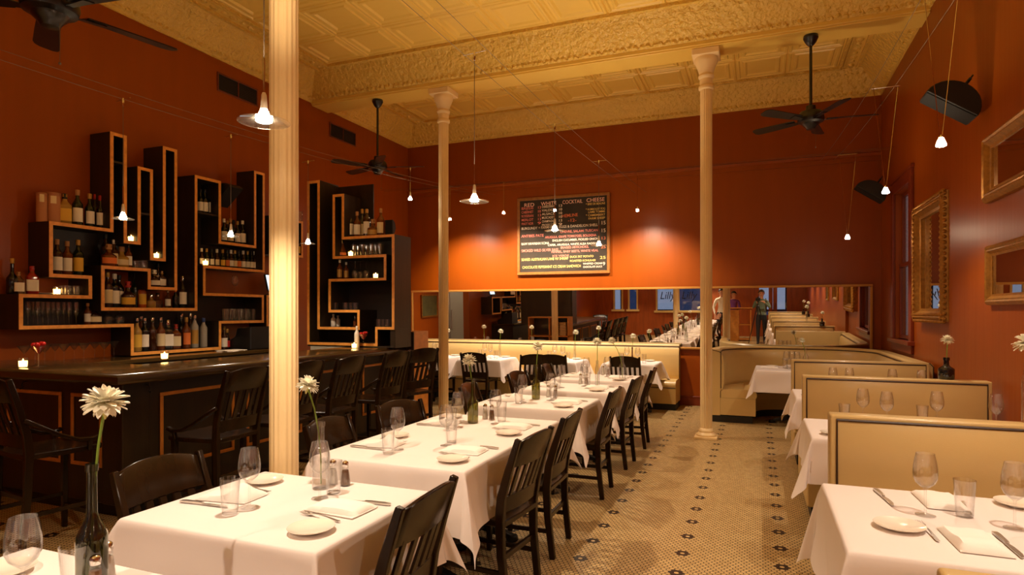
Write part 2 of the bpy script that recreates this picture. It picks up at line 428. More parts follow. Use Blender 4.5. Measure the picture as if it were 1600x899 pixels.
# ------------------------------------------------------------------ columns
def column(x, y, label):
    t = thing('column', label, 'column', (x, y, 0))
    r = .069
    fl = lambda i: (1.0 if i % 4 in (0, 1) else .93)
    MB().lathe([(r, .06), (r, 4.16)], 64, flute=fl).build('shaft', CREAM, t, smooth=50)
    b = MB().box(-.13, .13, -.13, .13, 0, .028); b.lathe([(.115, .028), (.118, .045), (.10, .06), (.085, .075), (.09, .09), (.078, .105), (.07, .12)], 32)
    b.build('base', CREAM, t, bevel=.003)
    b = MB().lathe([(.069, 4.14), (.085, 4.15), (.09, 4.17), (.085, 4.19), (.074, 4.20), (.074, 4.27), (.088, 4.285), (.092, 4.305), (.085, 4.32), (.08, 4.33), (.088, 4.36), (.105, 4.41), (.128, 4.46), (.135, 4.49), (.13, 4.52)], 32)
    b.build('capital', CREAM, t)
    MB().box(-.155, .155, -.155, .155, 4.52, ZB-.001).build('abacus', CREAM, t, bevel=.008)
column(-.574, 7.72, 'slender fluted cream iron column standing by the aisle in front of the curved booth')
column(-4.096, 7.72, 'slender fluted cream iron column behind the table row, near the end of the bar')
column(-2.18, 2.435, 'broad-looking nearest cream iron column at left, between the two front tables')

# ------------------------------------------------------------------ long tilted mirror, blackboard, frames, vents, speakers, fans
def long_mirror():
    x0, x1, z0, z1 = -6.135, 1.545, .90, 1.905
    t = thing('wall_mirror', 'long low mirror in a thin gilt frame along the back wall', 'mirror', (0, W-.012, z0))
    t.rotation_euler = (math.radians(1.15), 0, 0)
    h = z1-z0; f = .035
    MB().box(x0+f*.8, x1-f*.8, -.012, -.004, f*.8, h-f*.8).build('glass', MIRROR, t, smooth=0)
    b = MB()
    b.box(x0, x1, -.03, 0, h-f, h).box(x0, x1, -.03, 0, 0, f).box(x0, x0+f, -.03, 0, f, h-f).box(x1-f, x1, -.03, 0, f, h-f)
    b.build('frame', mat('pale_gilt_frame', (196, 140, 66), .35, metal=.35), t, bevel=.006)
    MB().box(x0+.1, x1-.1, -.004, 0, .02, h-.02).build('backing', ESPRESSO, t, smooth=0)
long_mirror()

CHW, CHP, CHY, CHO = [mat('chalk_'+n, c, .9) for n, c in (('white', (250, 232, 206)), ('pink', (246, 140, 122)), ('yellow', (240, 206, 120)), ('orange', (236, 128, 84)))]
CHH = mat('chalk_pale_pink', (252, 206, 188), .9)
def blackboard():
    x0, x1, z0, z1 = -3.975, -2.31, 2.15, 3.515
    t = thing('blackboard', 'wood-framed chalk menu blackboard hanging on the back wall', 'blackboard', (x0, W, z0))
    w, h = x1-x0, z1-z0; f = .05
    MB().box(.01, w-.01, -.03, -.003, .01, h-.01).build('slate', mat('chalky_slate', (50, 40, 28), .8, var=.35, vscale=4), t, smooth=0)
    b = MB().box(0, w, -.05, 0, h-f, h).box(0, w, -.05, 0, 0, f).box(0, f, -.05, 0, f, h-f).box(w-f, w, -.05, 0, f, h-f)
    b.build('frame', mat('dark_oak_frame', (150, 96, 40), .45, var=.2, vscale=20), t, bevel=.006)
    def line(s, u, v, size, m, wide=None, tilt=0):
        o = text_mesh('chalk_line', s, size, m, t, .0006, .0002); o.location = (u*w, -.0312, v*h); o.rotation_euler = (PI/2, -tilt, 0)
        if wide:
            xs = [q.co.x for q in o.data.vertices]; o.scale = (wide*w/max(xs), 1, 1)
    for s, u, wd, v in (('RED', .075, .115, .885), ('WHITE', .265, .17, .888), ('COCKTAIL', .50, .215, .89), ('CHEESE', .755, .19, .895)): line(s, u, v, .09, CHH, wd)
    for i, (s, n) in enumerate((('BEAUJOLAIS', '13'), ('CABERNET', '10'), ('ROSSERAN', '13'), ('MERLOT', '13'), ('PINOT NOIR', '9'))):
        line(s, .045, .85-.05*i, .064, CHP, .135); line(n, .225, .85-.05*i, .066, CHP, .04)
    for i, (s, n) in enumerate((('CHARDONNAY', '13'), ('VALDEZ', '10'), ('ALSACE', '10'), ('MUSCADET', '10'), ('CHAMPAGNE', '13'), ('PROSECCO', '9'))):
        line(s, .275, .857-.047*i, .058, CHW, .14); line(n, .455, .857-.047*i, .062, CHW, .042)
    line('HEMLINE', .495, .72, .075, CHO, .17, .03); line('-12-', .56, .66, .075, CHO, .09)
    for i, s in enumerate(('* BRIE DE BEAUNE', '* HUMBOLDT FOG', '   LAMB TOMME', '* CAMEMBERT', '   FARM SHEEP')): line(s, .75, (.855, .79, .755, .715, .675)[i], .05, CHY, .2)
    rows = [('BURGUNDY + FARMHOUSE EGGS & DANDELION SHELL', .045, .59, .83, CHW, .062), ('15', .905, .605, .05, CHW, .085),
            ('ANTIBES PATE', .045, .49, .25, CHP, .066), ('CHEVRE, SALAMI TUSCAN', .475, .525, .40, CHP, .058), ('ARUGULA, GRAPE TOMATOES, BOLOGNA', .31, .465, .55, CHP, .056), ('15', .905, .51, .05, CHW, .085),
            ('RAW HAWAIIAN KONA', .045, .39, .31, CHW, .062), ('ENGLISH CUCUMBER, PICKLED ONION', .39, .42, .49, CHW, .052), ('CAPER, ARUGULA, WHITE ALBA RADISH', .34, .365, .52, CHW, .05), ('13', .905, .42, .05, CHO, .07),
            ('SMOKED WILD SILVER BASS', .045, .30, .41, CHP, .066), ('BRAISED ARTICHOKE,', .48, .325, .30, CHP, .056), ('FENNEL, BABY BEETS, WHITE VEAL', .38, .275, .50, CHP, .054), ('25', .905, .31, .05, CHO, .07), ('ICE VERDE', .39, .225, .18, CHP, .048),
            ('SEARED AUSTRALIAN LAMB W/ SHRIMP', .045, .185, .52, CHY, .066), ('DUCK FAT POTATO', .58, .205, .25, CHY, .052), ('ROASTED KOHLRABI', .58, .155, .27, CHY, .05), ('25', .895, .18, .06, CHY, .07),
            ('CHOCOLATE PEPPERMINT ICE CREAM SANDWICH', .055, .085, .64, CHY, .066), ('WHIPPED CREAM', .72, .115, .20, CHW, .046), ('CHOCOLATE SAUCE', .72, .075, .20, CHW, .046), ('9', .925, .10, .025, CHW, .08)]
    for s, u, v, wd, m, sz in rows: line(s, u, v, sz, m, wd)
blackboard()

def frame_x(name, label, cat, y0, y1, z0, z1, fw, depth, m, x=XR, inner=MIRROR, ornate=False):
    """framed glass hanging on the right-hand wall"""
    t = thing(name, label, cat, (x, (y0+y1)/2, z0))
    hy, h = (y1-y0)/2, z1-z0
    prof = [(0, 0), (0, .5), (.12, .8), (.3, 1), (.45, .85), (.55, .9), (.8, .4), (1, .3), (1, 0)]
    rings = []
    for cy, cz, sy, sz in ((-hy, 0, 1, 1), (hy, 0, -1, 1), (hy, h, -1, -1), (-hy, h, 1, -1)):
        rings.append([(-.002-d*depth, cy+sy*u*fw, cz+sz*u*fw) for u, d in prof])
    b = MB(); b.loft(rings, 0, False, True)
    if ornate:
        for side in range(4):
            L_ = 2*hy if side % 2 == 0 else h; n = int(L_/.05)
            for i in range(n):
                s = (i+.5)/n
                y, z = ((-hy+2*hy*s, .0), (hy, h*s), (-hy+2*hy*s, h), (-hy, h*s))[side]
                b.ball((-.002-depth*.72, y, z), .024, 6, 4, 0, (.8, .8, .8))
                y2 = y+(fw*.5 if side == 3 else -fw*.5 if side == 1 else 0); z2 = z+(fw*.5 if side == 0 else -fw*.5 if side == 2 else 0)
                b.ball((-.002-depth*.9, y2, z2), .017, 6, 4, 0, (.8, 1, 1))
    fr = b.build('frame', m, t, smooth=30)
    MB().box(-.012, -.004, -hy+fw*.9, hy-fw*.9, fw*.9, h-fw*.9).build('glass', inner, t, smooth=0)
    return t
frame_x('wall_mirror', 'tall mirror in a deep carved gilt frame beside the window', 'mirror', 6.74, 7.94, 1.41, 2.62, .125, .10, GILT, ornate=True)
frame_x('wall_mirror', 'upper gold framed mirror at the right edge reflecting a lamp', 'mirror', 4.72, 5.62, 2.31, 2.80, .10, .06, GILT, x=XR-.05)
frame_x('wall_mirror', 'lower gold framed mirror at the right edge, under another one', 'mirror', 4.72, 5.60, 1.55, 1.99, .08, .045, GILT, x=XR-.05)
frame_x('picture', 'small gold framed picture on the right wall, seen in the mirror', 'picture', 3.1, 3.6, 1.5, 2.2, .06, .03, GILT, x=XR-.05, inner=mat('dim_landscape_print', (84, 80, 52), .6, var=.5, vscale=6))
pic = thing('picture', 'green canvas in a thin frame left of the kitchen door, seen in the mirror', 'picture', (XL, 9.42, 1.36))
MB().box(.0, .02, -.31, .31, .02, .44).build('canvas', mat('olive_canvas', (78, 76, 38), .7, var=.3, vscale=8), pic, smooth=0)
MB().box(0, .03, -.33, .33, 0, .03).box(0, .03, -.33, .33, .43, .46).box(0, .03, -.33, -.30, .03, .43).box(0, .03, .30, .33, .03, .43).build('frame', GILT, pic, bevel=.003)

for k, (y0, y1) in enumerate(((5.80, 6.47), (7.97, 8.65))):
    t = thing('air_vent', ('air vent high on the left wall above the tall shelf towers', 'air vent high on the left wall between column and ceiling fan')[k], 'vent', (XL, y0, 4.25))
    w, h = y1-y0, .235
    b = MB().box(0, .012, 0, w, 0, .02).box(0, .012, 0, w, h-.02, h).box(0, .012, 0, .02, .02, h-.02).box(0, .012, w-.02, w, .02, h-.02).box(0, .012, w/2-.008, w/2+.008, .02, h-.02)
    b.build('frame', mat('painted_vent_frame', (110, 48, 24), .45), t, bevel=.002)
    b = MB()
    for i in range(9):
        z = .03+i*.0215; b.bar([(.004, .02, z), (.004, w-.02, z)], .012, .002, (.7, 0, -.7))
    b.build('louvres', mat('dark_vent_metal', (34, 18, 12), .5), t)
    MB().box(0, .0015, .02, w-.02, .02, h-.02).build('backing', BLACKP, t, smooth=0)

def speaker(label, loc, rz, tilt, s=1.0):
    t = thing('loudspeaker', label, 'speaker', loc, rz); t.rotation_euler = (0, tilt, rz)
    n = 14; w = .125*s
    arc = [(.06*s-.17*s*math.sin(PI*i/n), .2*s*math.cos(PI*i/n)) for i in range(n+1)]
    MB().prism(arc, -w, w, 'y').build('cabinet', BLACKP, t, bevel=.006)
    MB().box(.061*s, .068*s, -w*.94, w*.94, -.19*s, .19*s).build('grille', mat('black_speaker_cloth', (12, 11, 11), .9), t, bevel=.002)
    MB().tube([(-.10*s, 0, 0), (-.17*s, 0, 0), (-.2*s, 0, .0)], .012).lathe([(.03, 0), (.03, .01)], 12, (-.2*s, 0, -.005)).build('bracket', BLACKP, t)
speaker('black loudspeaker bracketed high on the right wall near the hanging lamps', (1.40, 5.72, 3.13), PI, math.radians(55))
speaker('black loudspeaker in the far right corner above the long mirror', (1.42, 9.55, 3.13), PI, math.radians(55))
speaker('black loudspeaker on the left wall between two shelf towers', (-6.0, 5.72, 2.93), 0, math.radians(50), .85)

def fan(label, x, y, zt, zm, a0, R_=.68):
    t = thing('ceiling_fan', label, 'ceiling fan', (x, y, zm))
    d = zt-zm
    MB().lathe([(.02, d), (.075, d), (.08, d-.03), (.055, d-.08), (.03, d-.11), (.015, d-.12)], 20).build('canopy', FANB, t)
    MB().tube([(0, 0, d-.1), (0, 0, .09)], .016, 10).build('down_rod', FANB, t)
    MB().lathe([(.03, .16), (.05, .15), (.055, .10), (.11, .085), (.135, .05), (.14, .0), (.13, -.03), (.09, -.045), (.085, -.06), (.06, -.085), (.045, -.11), (.0, -.115)], 24).build('motor', FANB, t)
    for k in range(5):
        a = a0+k*2*PI/5; M = Matrix.Rotation(a, 4, 'Z') @ Matrix.Rotation(math.radians(12), 4, 'X')
        b = MB(); rings = []
        for u, w in ((.17, .10), (.24, .115), (.45, .13), (R_-.06, .14), (R_-.02, .12), (R_, .07)):
            rings.append([M @ Vector((u, s*w/2, q)) for s, q in ((-1, -.003), (1, -.003), (1, .004), (-1, .004))])
        b.loft(rings); bl = b.build('blade', FANB, t, smooth=30)
        b = MB(); b.bar([M @ Vector((.10, 0, -.02)), M @ Vector((.15, 0, -.012)), M @ Vector((.27, 0, -.006))], [.03, .05, .07], .006, M.to_3x3() @ Vector((0, 1, 0))); b.build('blade_iron', FANB, bl)
    MB().tube([(.05, .02, -.06), (.05, .02, -.3)], .0015, 5).ball((.05, .02, -.31), .008, 8, 6).build('pull_chain', WIRE, t)
fan('black five-blade ceiling fan on the far beam, above the bar shelves', -5.17, 7.70, ZB, 3.62, .35)
fan('black five-blade ceiling fan on the far beam, above the aisle at right', .55, 7.70, ZB, 3.66, .12)
fan('black ceiling fan cut by the top left corner of the picture', -3.60, 2.22, ZB, 3.17, math.radians(150))

# ------------------------------------------------------------------ seating
def chair_parts(t, seat=.44, top=.87, arms=False, foot=False):
    w = .205
    for s in (-1, 1):
        b = MB(); b.bar([(-.225, s*w*.9, 0), (-.195, s*w*.93, seat*.6), (-.19, s*w*.95, seat), (-.205, s*w, seat+.12), (-.245, s*w, seat+(top-seat)*.6), (-.30, s*w, top-.005)], [.03, .032, .034, .03, .028, .026], [.036, .042, .048, .046, .04, .03])
        b.build('rear_leg', BLACKWOOD, t, bevel=.004)
        b = MB(); b.bar([(.19, s*.185, 0), (.19, s*.185, seat-.03)], [.03, .038], [.03, .038]); b.build('front_leg', BLACKWOOD, t, bevel=.004)
    # saddle seat
    b = MB(); n, k = 11, 9; tp = []; bt = []
    for i in range(n):
        x = -.215+.45*i/(n-1); hw = .185+.035*math.sin(min(1, i/(n-1)*1.3)*PI/2)-(0.02 if i == n-1 else 0)
        r1, r2 = [], []
        for j in range(k):
            y = -1+2*j/(k-1)
            dz = -.014*(1-y*y)*math.sin(PI*min(1, max(0, i/(n-1))))-.006*(1-abs(y))**2*(i/(n-1) < .5)
            r1.append((x, y*hw, seat+dz)); r2.append((x, y*hw, seat-.036))
        tp.append(r1); bt.append(r2)
    rings = [tp[i]+bt[i][::-1] for i in range(n)]
    b.loft(rings); b.build('seat', BLACKWOOD, t, smooth=40, bevel=.006)
    # curved crest rail
    def curved(z0, z1, x0, x1, bow, arch, name, th=.022):
        b = MB(); rings = []
        for j in range(13):
            v = -1+2*j/12; y = v*(w-.012); bw = -bow*(1-v*v)
            zt = z1+arch*(1-abs(v)**2.4)
            rings.append([(x0+bw-th/2, y, z0), (x0+bw+th/2, y, z0), (x1+bw+th/2, y, zt), (x1+bw-th/2, y, zt)])
        b.loft(rings); b.build(name, BLACKWOOD, t, smooth=40, bevel=.004)
    zc = top-.155
    xa = lambda z: -.205-(z-seat-.12)/(top-seat-.12)*.095 if z > seat+.12 else -.19-(z-seat)/.12*.015
    curved(zc, top-.022, xa(zc), xa(top), .03, .03, 'crest_rail')
    zl0, zl1 = seat+.035, seat+.125
    curved(zl0, zl1, xa(zl0), xa(zl1), .018, 0, 'lower_back_rail')
    for j in range(5):
        v = -.66+.33*j; y = v*w
        b = MB(); b.bar([(xa(zl1-.02)-.018*(1-v*v), y, zl1-.02), (xa((zl1+zc)/2)-.026*(1-v*v), y, (zl1+zc)/2), (xa(zc+.02)-.03*(1-v*v), y, zc+.02)], .034, .012); b.build('slat', BLACKWOOD, t, bevel=.002)
    for s in (-1, 1):
        MB().bar([(-.2, s*.186, seat*.38), (.19, s*.185, seat*.38)], .016, .026).build('stretcher', BLACKWOOD, t, bevel=.002)
    MB().bar([(-.19, -.19, seat*.55), (-.19, .19, seat*.55)], .02, .03, (1, 0, 0)).build('stretcher', BLACKWOOD, t, bevel=.002)
    MB().bar([(.19, -.185, seat*(.25 if foot else .5)), (.19, .185, seat*(.25 if foot else .5))], .022, .032, (1, 0, 0)).build('stretcher', BLACKWOOD, t, bevel=.002)
    if arms:
        for s in (-1, 1):
            za = seat+.22
            b = MB(); b.bar([(xa(za), s*.225, za), (-.15, s*.235, za-.05), (-.04, s*.24, za-.12), (.06, s*.24, za-.165), (.15, s*.24, za-.175), (.2, s*.238, za-.16)], [.03, .032, .036, .04, .042, .034], [.026]*6)
            b.build('arm', BLACKWOOD, t, bevel=.006)
            MB().bar([(.14, s*.225, seat-.03), (.14, s*.238, za-.18)], .026, .026).build('arm_post', BLACKWOOD, t, bevel=.003)
CHAIR = thing('dining_chair', '', 'chair'); chair_parts(CHAIR)
STOOL = thing('bar_stool', '', 'bar stool'); chair_parts(STOOL, .62, 1.10, True, True)
USED = set()
def put(proto, x, y, rz, label, group, z=0):
    if proto.name in USED: o = copy_tree(proto)
    else: USED.add(proto.name); o = proto
    o.location = (x, y, z); o.rotation_euler = (0, 0, rz)
    o['label'] = label; o['group'] = group
    return o

ROWX = -1.745
ROW = [  # near edge, far edge, name of the table
    (.55, 1.29, 'nearest row table at the lower left'), (1.60, 2.31, 'front table with the clear bottle vase'),
    (2.665, 3.395, 'near half of the joined double table'), (3.405, 4.14, 'far half of the joined double table'),
    (4.62, 5.335, 'fourth row table from the front'), (5.74, 6.38, 'fifth row table from the front'),
    (6.74, 7.42, 'farthest table of the central row'),
    (-.55, .15, 'first row table behind the camera'), (-1.7, -1.0, 'second row table behind the camera')]
for i, (a, b, n) in enumerate(ROW):
    yc = (a+b)/2
    if i not in (0,):
        put(CHAIR, -1.385, yc+(0, -.02, .08, -.01, .07, .0, -.08, 0, 0)[i], PI+(0, .03, -.1, .02, .02, -.03, .06, 0, 0)[i], 'black slat-back chair on the aisle side of the %s' % n, 'chairs along the central table row')
    put(CHAIR, -2.06-(.0 if i != 1 else .02), yc+(0, -.04, -.02, -.08, -.05, 0, .02, 0, 0)[i], (0, .03, .06, -.25, .12, -.1, .1, 0, 0)[i], 'black slat-back chair on the bar side of the %s' % n, 'chairs along the central table row')
BANQ = [(-5.10, .62, 'leftmost banquette table'), (-4.15, .72, 'banquette table by the slender left column'), (-2.92, .72, 'middle banquette table'), (-1.76, .74, 'right-hand banquette table')]
for (x, y, rz, lb) in ((-4.86, 8.98, PI/2, 'black slat-back chair half hidden behind the slender left column'), (-4.10, 8.98, PI/2, 'black slat-back chair just right of the slender left column, at the banquette'),
                       (-2.82, 9.0, PI/2, 'black slat-back chair squarely facing the middle banquette table'), (-3.22, 8.92, PI/2+.5, 'black slat-back chair turned askew at the middle banquette table'),
                       (-1.75, 9.02, PI/2, 'black slat-back chair facing the right-hand banquette table')):
    put(CHAIR, x, y, rz, lb, 'chairs facing the back wall banquette')
put(STOOL, -4.34, 2.66, PI/2-.12, 'black bar stool with arms at the short near side of the bar', 'bar stools')
for i, (y, a, lb) in enumerate(((3.42, .05, 'first black bar stool left of the nearest column, on the long side of the bar'), (4.05, .06, 'black bar stool just right of the nearest column, on the long side of the bar'), (4.64, .03, 'second black bar stool right of the nearest column'), (5.42, -.02, 'third black bar stool right of the nearest column'), (6.06, -.30, 'farthest black bar stool, turned, at the far end of the bar'))):
    put(STOOL, -3.69, y, PI+a, lb, 'bar stools')

# ------------------------------------------------------------------ tables and cloths
def table(x, y, w, d, name):
    t = thing('pedestal_table', 'cloth-covered pedestal table: %s' % name, 'table', (x, y, 0))
    MB().box(-w/2, w/2, -d/2, d/2, .705, .733).build('tabletop', ESPRESSO, t, bevel=.004)
    MB().lathe([(.11, .705), (.11, .69), (.04, .67), (.036, .2), (.06, .12), (.07, .07), (.05, .05)], 16).build('column', IRON, t)
    for k in range(4):
        a = k*PI/2; c, s = math.cos(a), math.sin(a); L_ = .25
        b = MB(); b.bar([(c*.03, s*.03, .09), (c*.12, s*.12, .06), (c*L_, s*L_, .03)], [.06, .055, .045], [.07, .05, .03], (-s, c, 0)); b.lathe([(.035, 0), (.04, .012), (.035, .04), (.0, .045)], 12, (c*L_, s*L_, 0))
        b.build('foot', IRON, t, bevel=.004)
def cloth(x, y, w, d, drop, label, seed, grp, flare=.045, rz=0, ends=(1, 1)):
    R2 = random.Random(seed); ph = [R2.uniform(0, 6) for _ in range(8)]
    N = 44; t_ = .0045
    hx, hy = w/2+.006, d/2+.006
    def pt(u, v):      # u, v: cloth coordinates
        ex, ey = max(0, abs(u)-hx), max(0, abs(v)-hy); sx, sy = (1 if u > 0 else -1), (1 if v > 0 else -1)
        zt = .7385
        r = .012
        if ex == 0 and ey == 0: return (u, v, zt+.0008*math.sin(7*u+ph[0])*math.sin(6*v+ph[1]))
        if ey == 0 or ex == 0:
            e = ex or ey; s = v if ex else u
            dz = max(0, e-r*.6); f = dz/drop
            edge = (hy if ex else hx)
            near = max(0, 1-(edge-abs(s))/.16)
            wav = (.010*math.sin(s*15+ph[2+(sx > 0)])+.007*math.sin(s*29+ph[4]))*f**1.2+flare*f*(.35+.9*near)
            wav += .006*f*math.sin(s*6+dz*22+ph[6])
            off = min(e, r)*.9+wav
            if ex: return (sx*(hx+off), v+(.05*near*f*(1 if v > 0 else -1)), zt-dz)
            return (u+(.05*near*f*(1 if u > 0 else -1)), sy*(hy+off), zt-dz)
        rr = math.hypot(ex, ey); phi = math.atan2(ey, ex)
        dz = max(0, rr-r*.6); f = dz/drop
        k = math.sin(2*phi)
        out = flare*f*1.25+.055*f*k**1.5
        dx = math.cos(phi)**.8; dy = math.sin(phi)**.8
        bx = out*(.25+.75*dx) if phi < PI/4 else out*(dx*.9+.1)
        by = out*(.25+.75*dy) if phi > PI/4 else out*(dy*.9+.1)
        rip = .010*f*math.sin(phi*9+ph[7])
        return (sx*(hx+min(ex, r)*.9+bx+rip), sy*(hy+min(ey, r)*.9+by-rip), zt-dz*(.99-.06*k))
    us = [-hx-drop+drop*i/10 for i in range(10)]+[-hx-.004, -hx+.004]+[-hx+2*hx*i/16 for i in range(1, 16)]+[hx-.004, hx+.004]+[hx+drop*i/10 for i in range(1, 11)]
    vs = [-hy-drop+drop*i/10 for i in range(10)]+[-hy-.004, -hy+.004]+[-hy+2*hy*i/16 for i in range(1, 16)]+[hy-.004, hy+.004]+[hy+drop*i/10 for i in range(1, 11)]
    vs = [v for v in vs if v >= -hy-.005-drop*ends[0] and v <= hy+.005+drop*ends[1]]
    b = MB(); n, m = len(us), len(vs)
    b.add([pt(u, v) for u in us for v in vs], [(i*m+j, (i+1)*m+j, (i+1)*m+j+1, i*m+j+1) for i in range(n-1) for j in range(m-1)])
    o = b.build('tablecloth', CLOTH, None, (x, y, 0), rz, smooth=0, fix=False)
    o.data.polygons.foreach_set('use_smooth', [True]*len(o.data.polygons))
    mo = o.modifiers.new('sub', 'SUBSURF'); mo.levels = mo.render_levels = 1
    tag(o, label, 'tablecloth', grp); return o
for i, (a, b_, n) in enumerate(ROW):
    table(ROWX, (a+b_)/2, .87, b_-a, n)
    cloth(ROWX, (a+b_)/2, .875, b_-a, .31 if i != 3 else .28, 'white cloth draped over the %s' % n, 10+i, 'cloths of the central table row', ends=(i != 3, i != 2))
BQ = []
for i, (x, w, n) in enumerate(BANQ):
    table(x, 9.36, w, .70, n); cloth(x, 9.36, w, .70, .27, 'white cloth draped over the %s' % n, 40+i, 'cloths of the banquette tables')
# ------------------------------------------------------------------ booths
BT = 1.0
def cushion(b, u0, u1, z0, z1, y, dirn, bulge, n=9):
    rings = []
    for i in range(n):
        s = i/(n-1); ring = []
        for j in range(n):
            q = j/(n-1)
            hgt = bulge*(min(1, 6*s*(1-s))**.5)*(min(1, 6*q*(1-q))**.5)
            ring.append((u0+(u1-u0)*s, y+dirn*hgt, z0+(z1-z0)*q))
        ring += [(u0+(u1-u0)*s, y-dirn*.01, z1), (u0+(u1-u0)*s, y-dirn*.01, z0)]
        rings.append(ring)
    b.loft(rings)
BX0, BX1 = .325, 1.555
def booth(y, label, near=True, far=True):
    """back-to-back booth seat; y is the face towards the camera"""
    t = thing('booth_bench', label, 'booth', (0, y, 0), 0, 'back-to-back booths along the right wall')
    th = .115; x0, x1 = BX0, BX1; zb = .44
    b = MB().box(x0, x1, 0, th, 0.08, BT); b.build('back_frame', VINYL, t, bevel=.010, bsegs=3)
    for s, on in ((-1, near), (1, far)):
        if not on: continue
        yf = 0 if s < 0 else th
        b = MB(); cushion(b, x0+.034, x1-.034, zb-.03, BT-.026, yf+s*.002, s, .035); b.build('back_cushion', VINYL, t, smooth=50)
        b = MB(); b.tube([(x0+.03, yf+s*.004, zb), (x0+.03, yf+s*.004, BT-.022), (x1-.03, yf+s*.004, BT-.022), (x1-.03, yf+s*.004, zb)], .007, 6); b.build('piping', PIPING, t)
        ya, yb = sorted((yf+s*.006, yf+s*.46))
        b = MB().box(x0, x1, ya, yb, .10, .33); b.build('seat_base', VINYL, t, bevel=.01)
        b = MB().box(x0+.004, x1-.004, ya+(.0 if s > 0 else -.015), yb+(.015 if s > 0 else 0), .332, .45); b.build('seat_cushion', VINYL, t, bevel=.035, bsegs=4)
        b = MB().box(x0+.03, x1-.02, ya+.03, yb-.04, 0, .10); b.build('plinth', BLACKP, t)
booth(3.37, 'nearest whole cream vinyl booth back, behind the lower right table')
booth(5.37, 'second cream vinyl booth back, with the black bud vase on top')
booth(7.12, 'third cream vinyl booth back, joining the curved corner booth', far=False)
booth(1.33, 'cream vinyl booth whose corner just shows at the lower right')
booth(-.55, 'cream vinyl booth right beside the photographer, seen in the mirror')
booth(-2.45, 'cream vinyl booth nearest the front doors, seen in the mirror')

def sweep_bench(name, label, path, closed_ends=True):
    """upholstered bench swept along an outer plan line; inside is to the right of travel"""
    t = thing(name, label, 'booth')
    P = [Vector(p) for p in path]; n = len(P); nr = []
    for i in range(n):
        d = (P[min(i+1, n-1)]-P[max(i-1, 0)]).normalized(); nr.append(Vector((d.y, -d.x)))
    def sw(prof, nm, m, **k):
        b = MB(); b.loft([[(P[i].x+nr[i].x*o, P[i].y+nr[i].y*o, z) for o, z in prof] for i in range(n)])
        return b.build(nm, m, t, **k)
    zt = .985
    sw([(0, .09), (0, zt-.02), (.02, zt), (.12, zt), (.14, zt-.02), (.14, .09)], 'back_frame', VINYL, smooth=35)
    sw([(.141, .42), (.165, .43), (.185, .5), (.19, .65), (.185, .80), (.17, .90), (.141, .94)], 'back_cushion', VINYL, smooth=60)
    sw([(.142, .10), (.142, .33), (.59, .33), (.59, .10)], 'seat_base', VINYL, smooth=35)
    sw([(.15, .332), (.15, .44), (.3, .452), (.52, .45), (.58, .435), (.605, .40), (.605, .36), (.59, .332)], 'seat_cushion', VINYL, smooth=50)
    sw([(.03, 0), (.03, .09), (.55, .09), (.55, 0)], 'plinth', BLACKP, smooth=35)
    b = MB(); b.tube([(P[i].x+nr[i].x*.143, P[i].y+nr[i].y*.143, .948) for i in range(n)], .007, 6); b.build('piping', PIPING, t)
    b = MB(); b.tube([(P[i].x+nr[i].x*.60, P[i].y+nr[i].y*.60, .345) for i in range(n)], .006, 6); b.build('piping', PIPING, t)
    for e in (0, n-1):
        q = P[e]; nn = nr[e]
        b = MB(); b.tube([(q.x+nn.x*o, q.y+nn.y*o, z) for o, z in ((.15, .46), (.15, .95), (.03, .985), (0, .95), (0, .1))], .006, 6); b.build('piping', PIPING, t)
    return t
def arc(cx, cy, r, a0, a1, n=10): return [(cx+r*math.cos(a0+(a1-a0)*i/n), cy+r*math.sin(a0+(a1-a0)*i/n)) for i in range(n+1)]
YBK = W-.05
sweep_bench('curved_booth', 'large curved cream vinyl corner booth under the right end of the long mirror',
            [(-.62, 8.90), (-.62, 9.15)]+arc(.33, YBK-.95, .95, PI, PI/2, 16)+[(.5, YBK)]+arc(.72, YBK-.9, .9, PI/2, 0, 16)+[(1.62, 9.0), (1.62, 8.0), (1.62, 7.27)])
sweep_bench('banquette', 'straight cream vinyl banquette along the back wall under the mirror', [(-6.2, YBK-.03), (-5., YBK-.03), (-4.2, YBK-.03), (-2.4, YBK-.03), (-1.16, YBK-.03)])

BTAB = [(.91, 2.655, 1.26, .83, 'nearest booth table at the lower right'), (.93, 4.53, 1.22, .74, 'booth table behind the nearest booth back'),
        (.93, 6.36, 1.20, .72, 'booth table behind the black bud vase'), (.42, 9.10, .86, .80, 'square table of the curved corner booth'), (.92, .55, 1.22, .74, 'booth table beside the photographer'), (.92, -1.4, 1.2, .74, 'booth table nearest the front doors')]
for i, (x, y, w, d, n) in enumerate(BTAB):
    table(x, y, w, d, n); cloth(x, y, w+.01, d, (.37, .28, .27, .29, .27, .27)[i], 'white cloth draped over the %s' % n, 70+i, 'cloths of the booth tables', flare=.03, ends=(1, .72) if i == 0 else (1, 1))

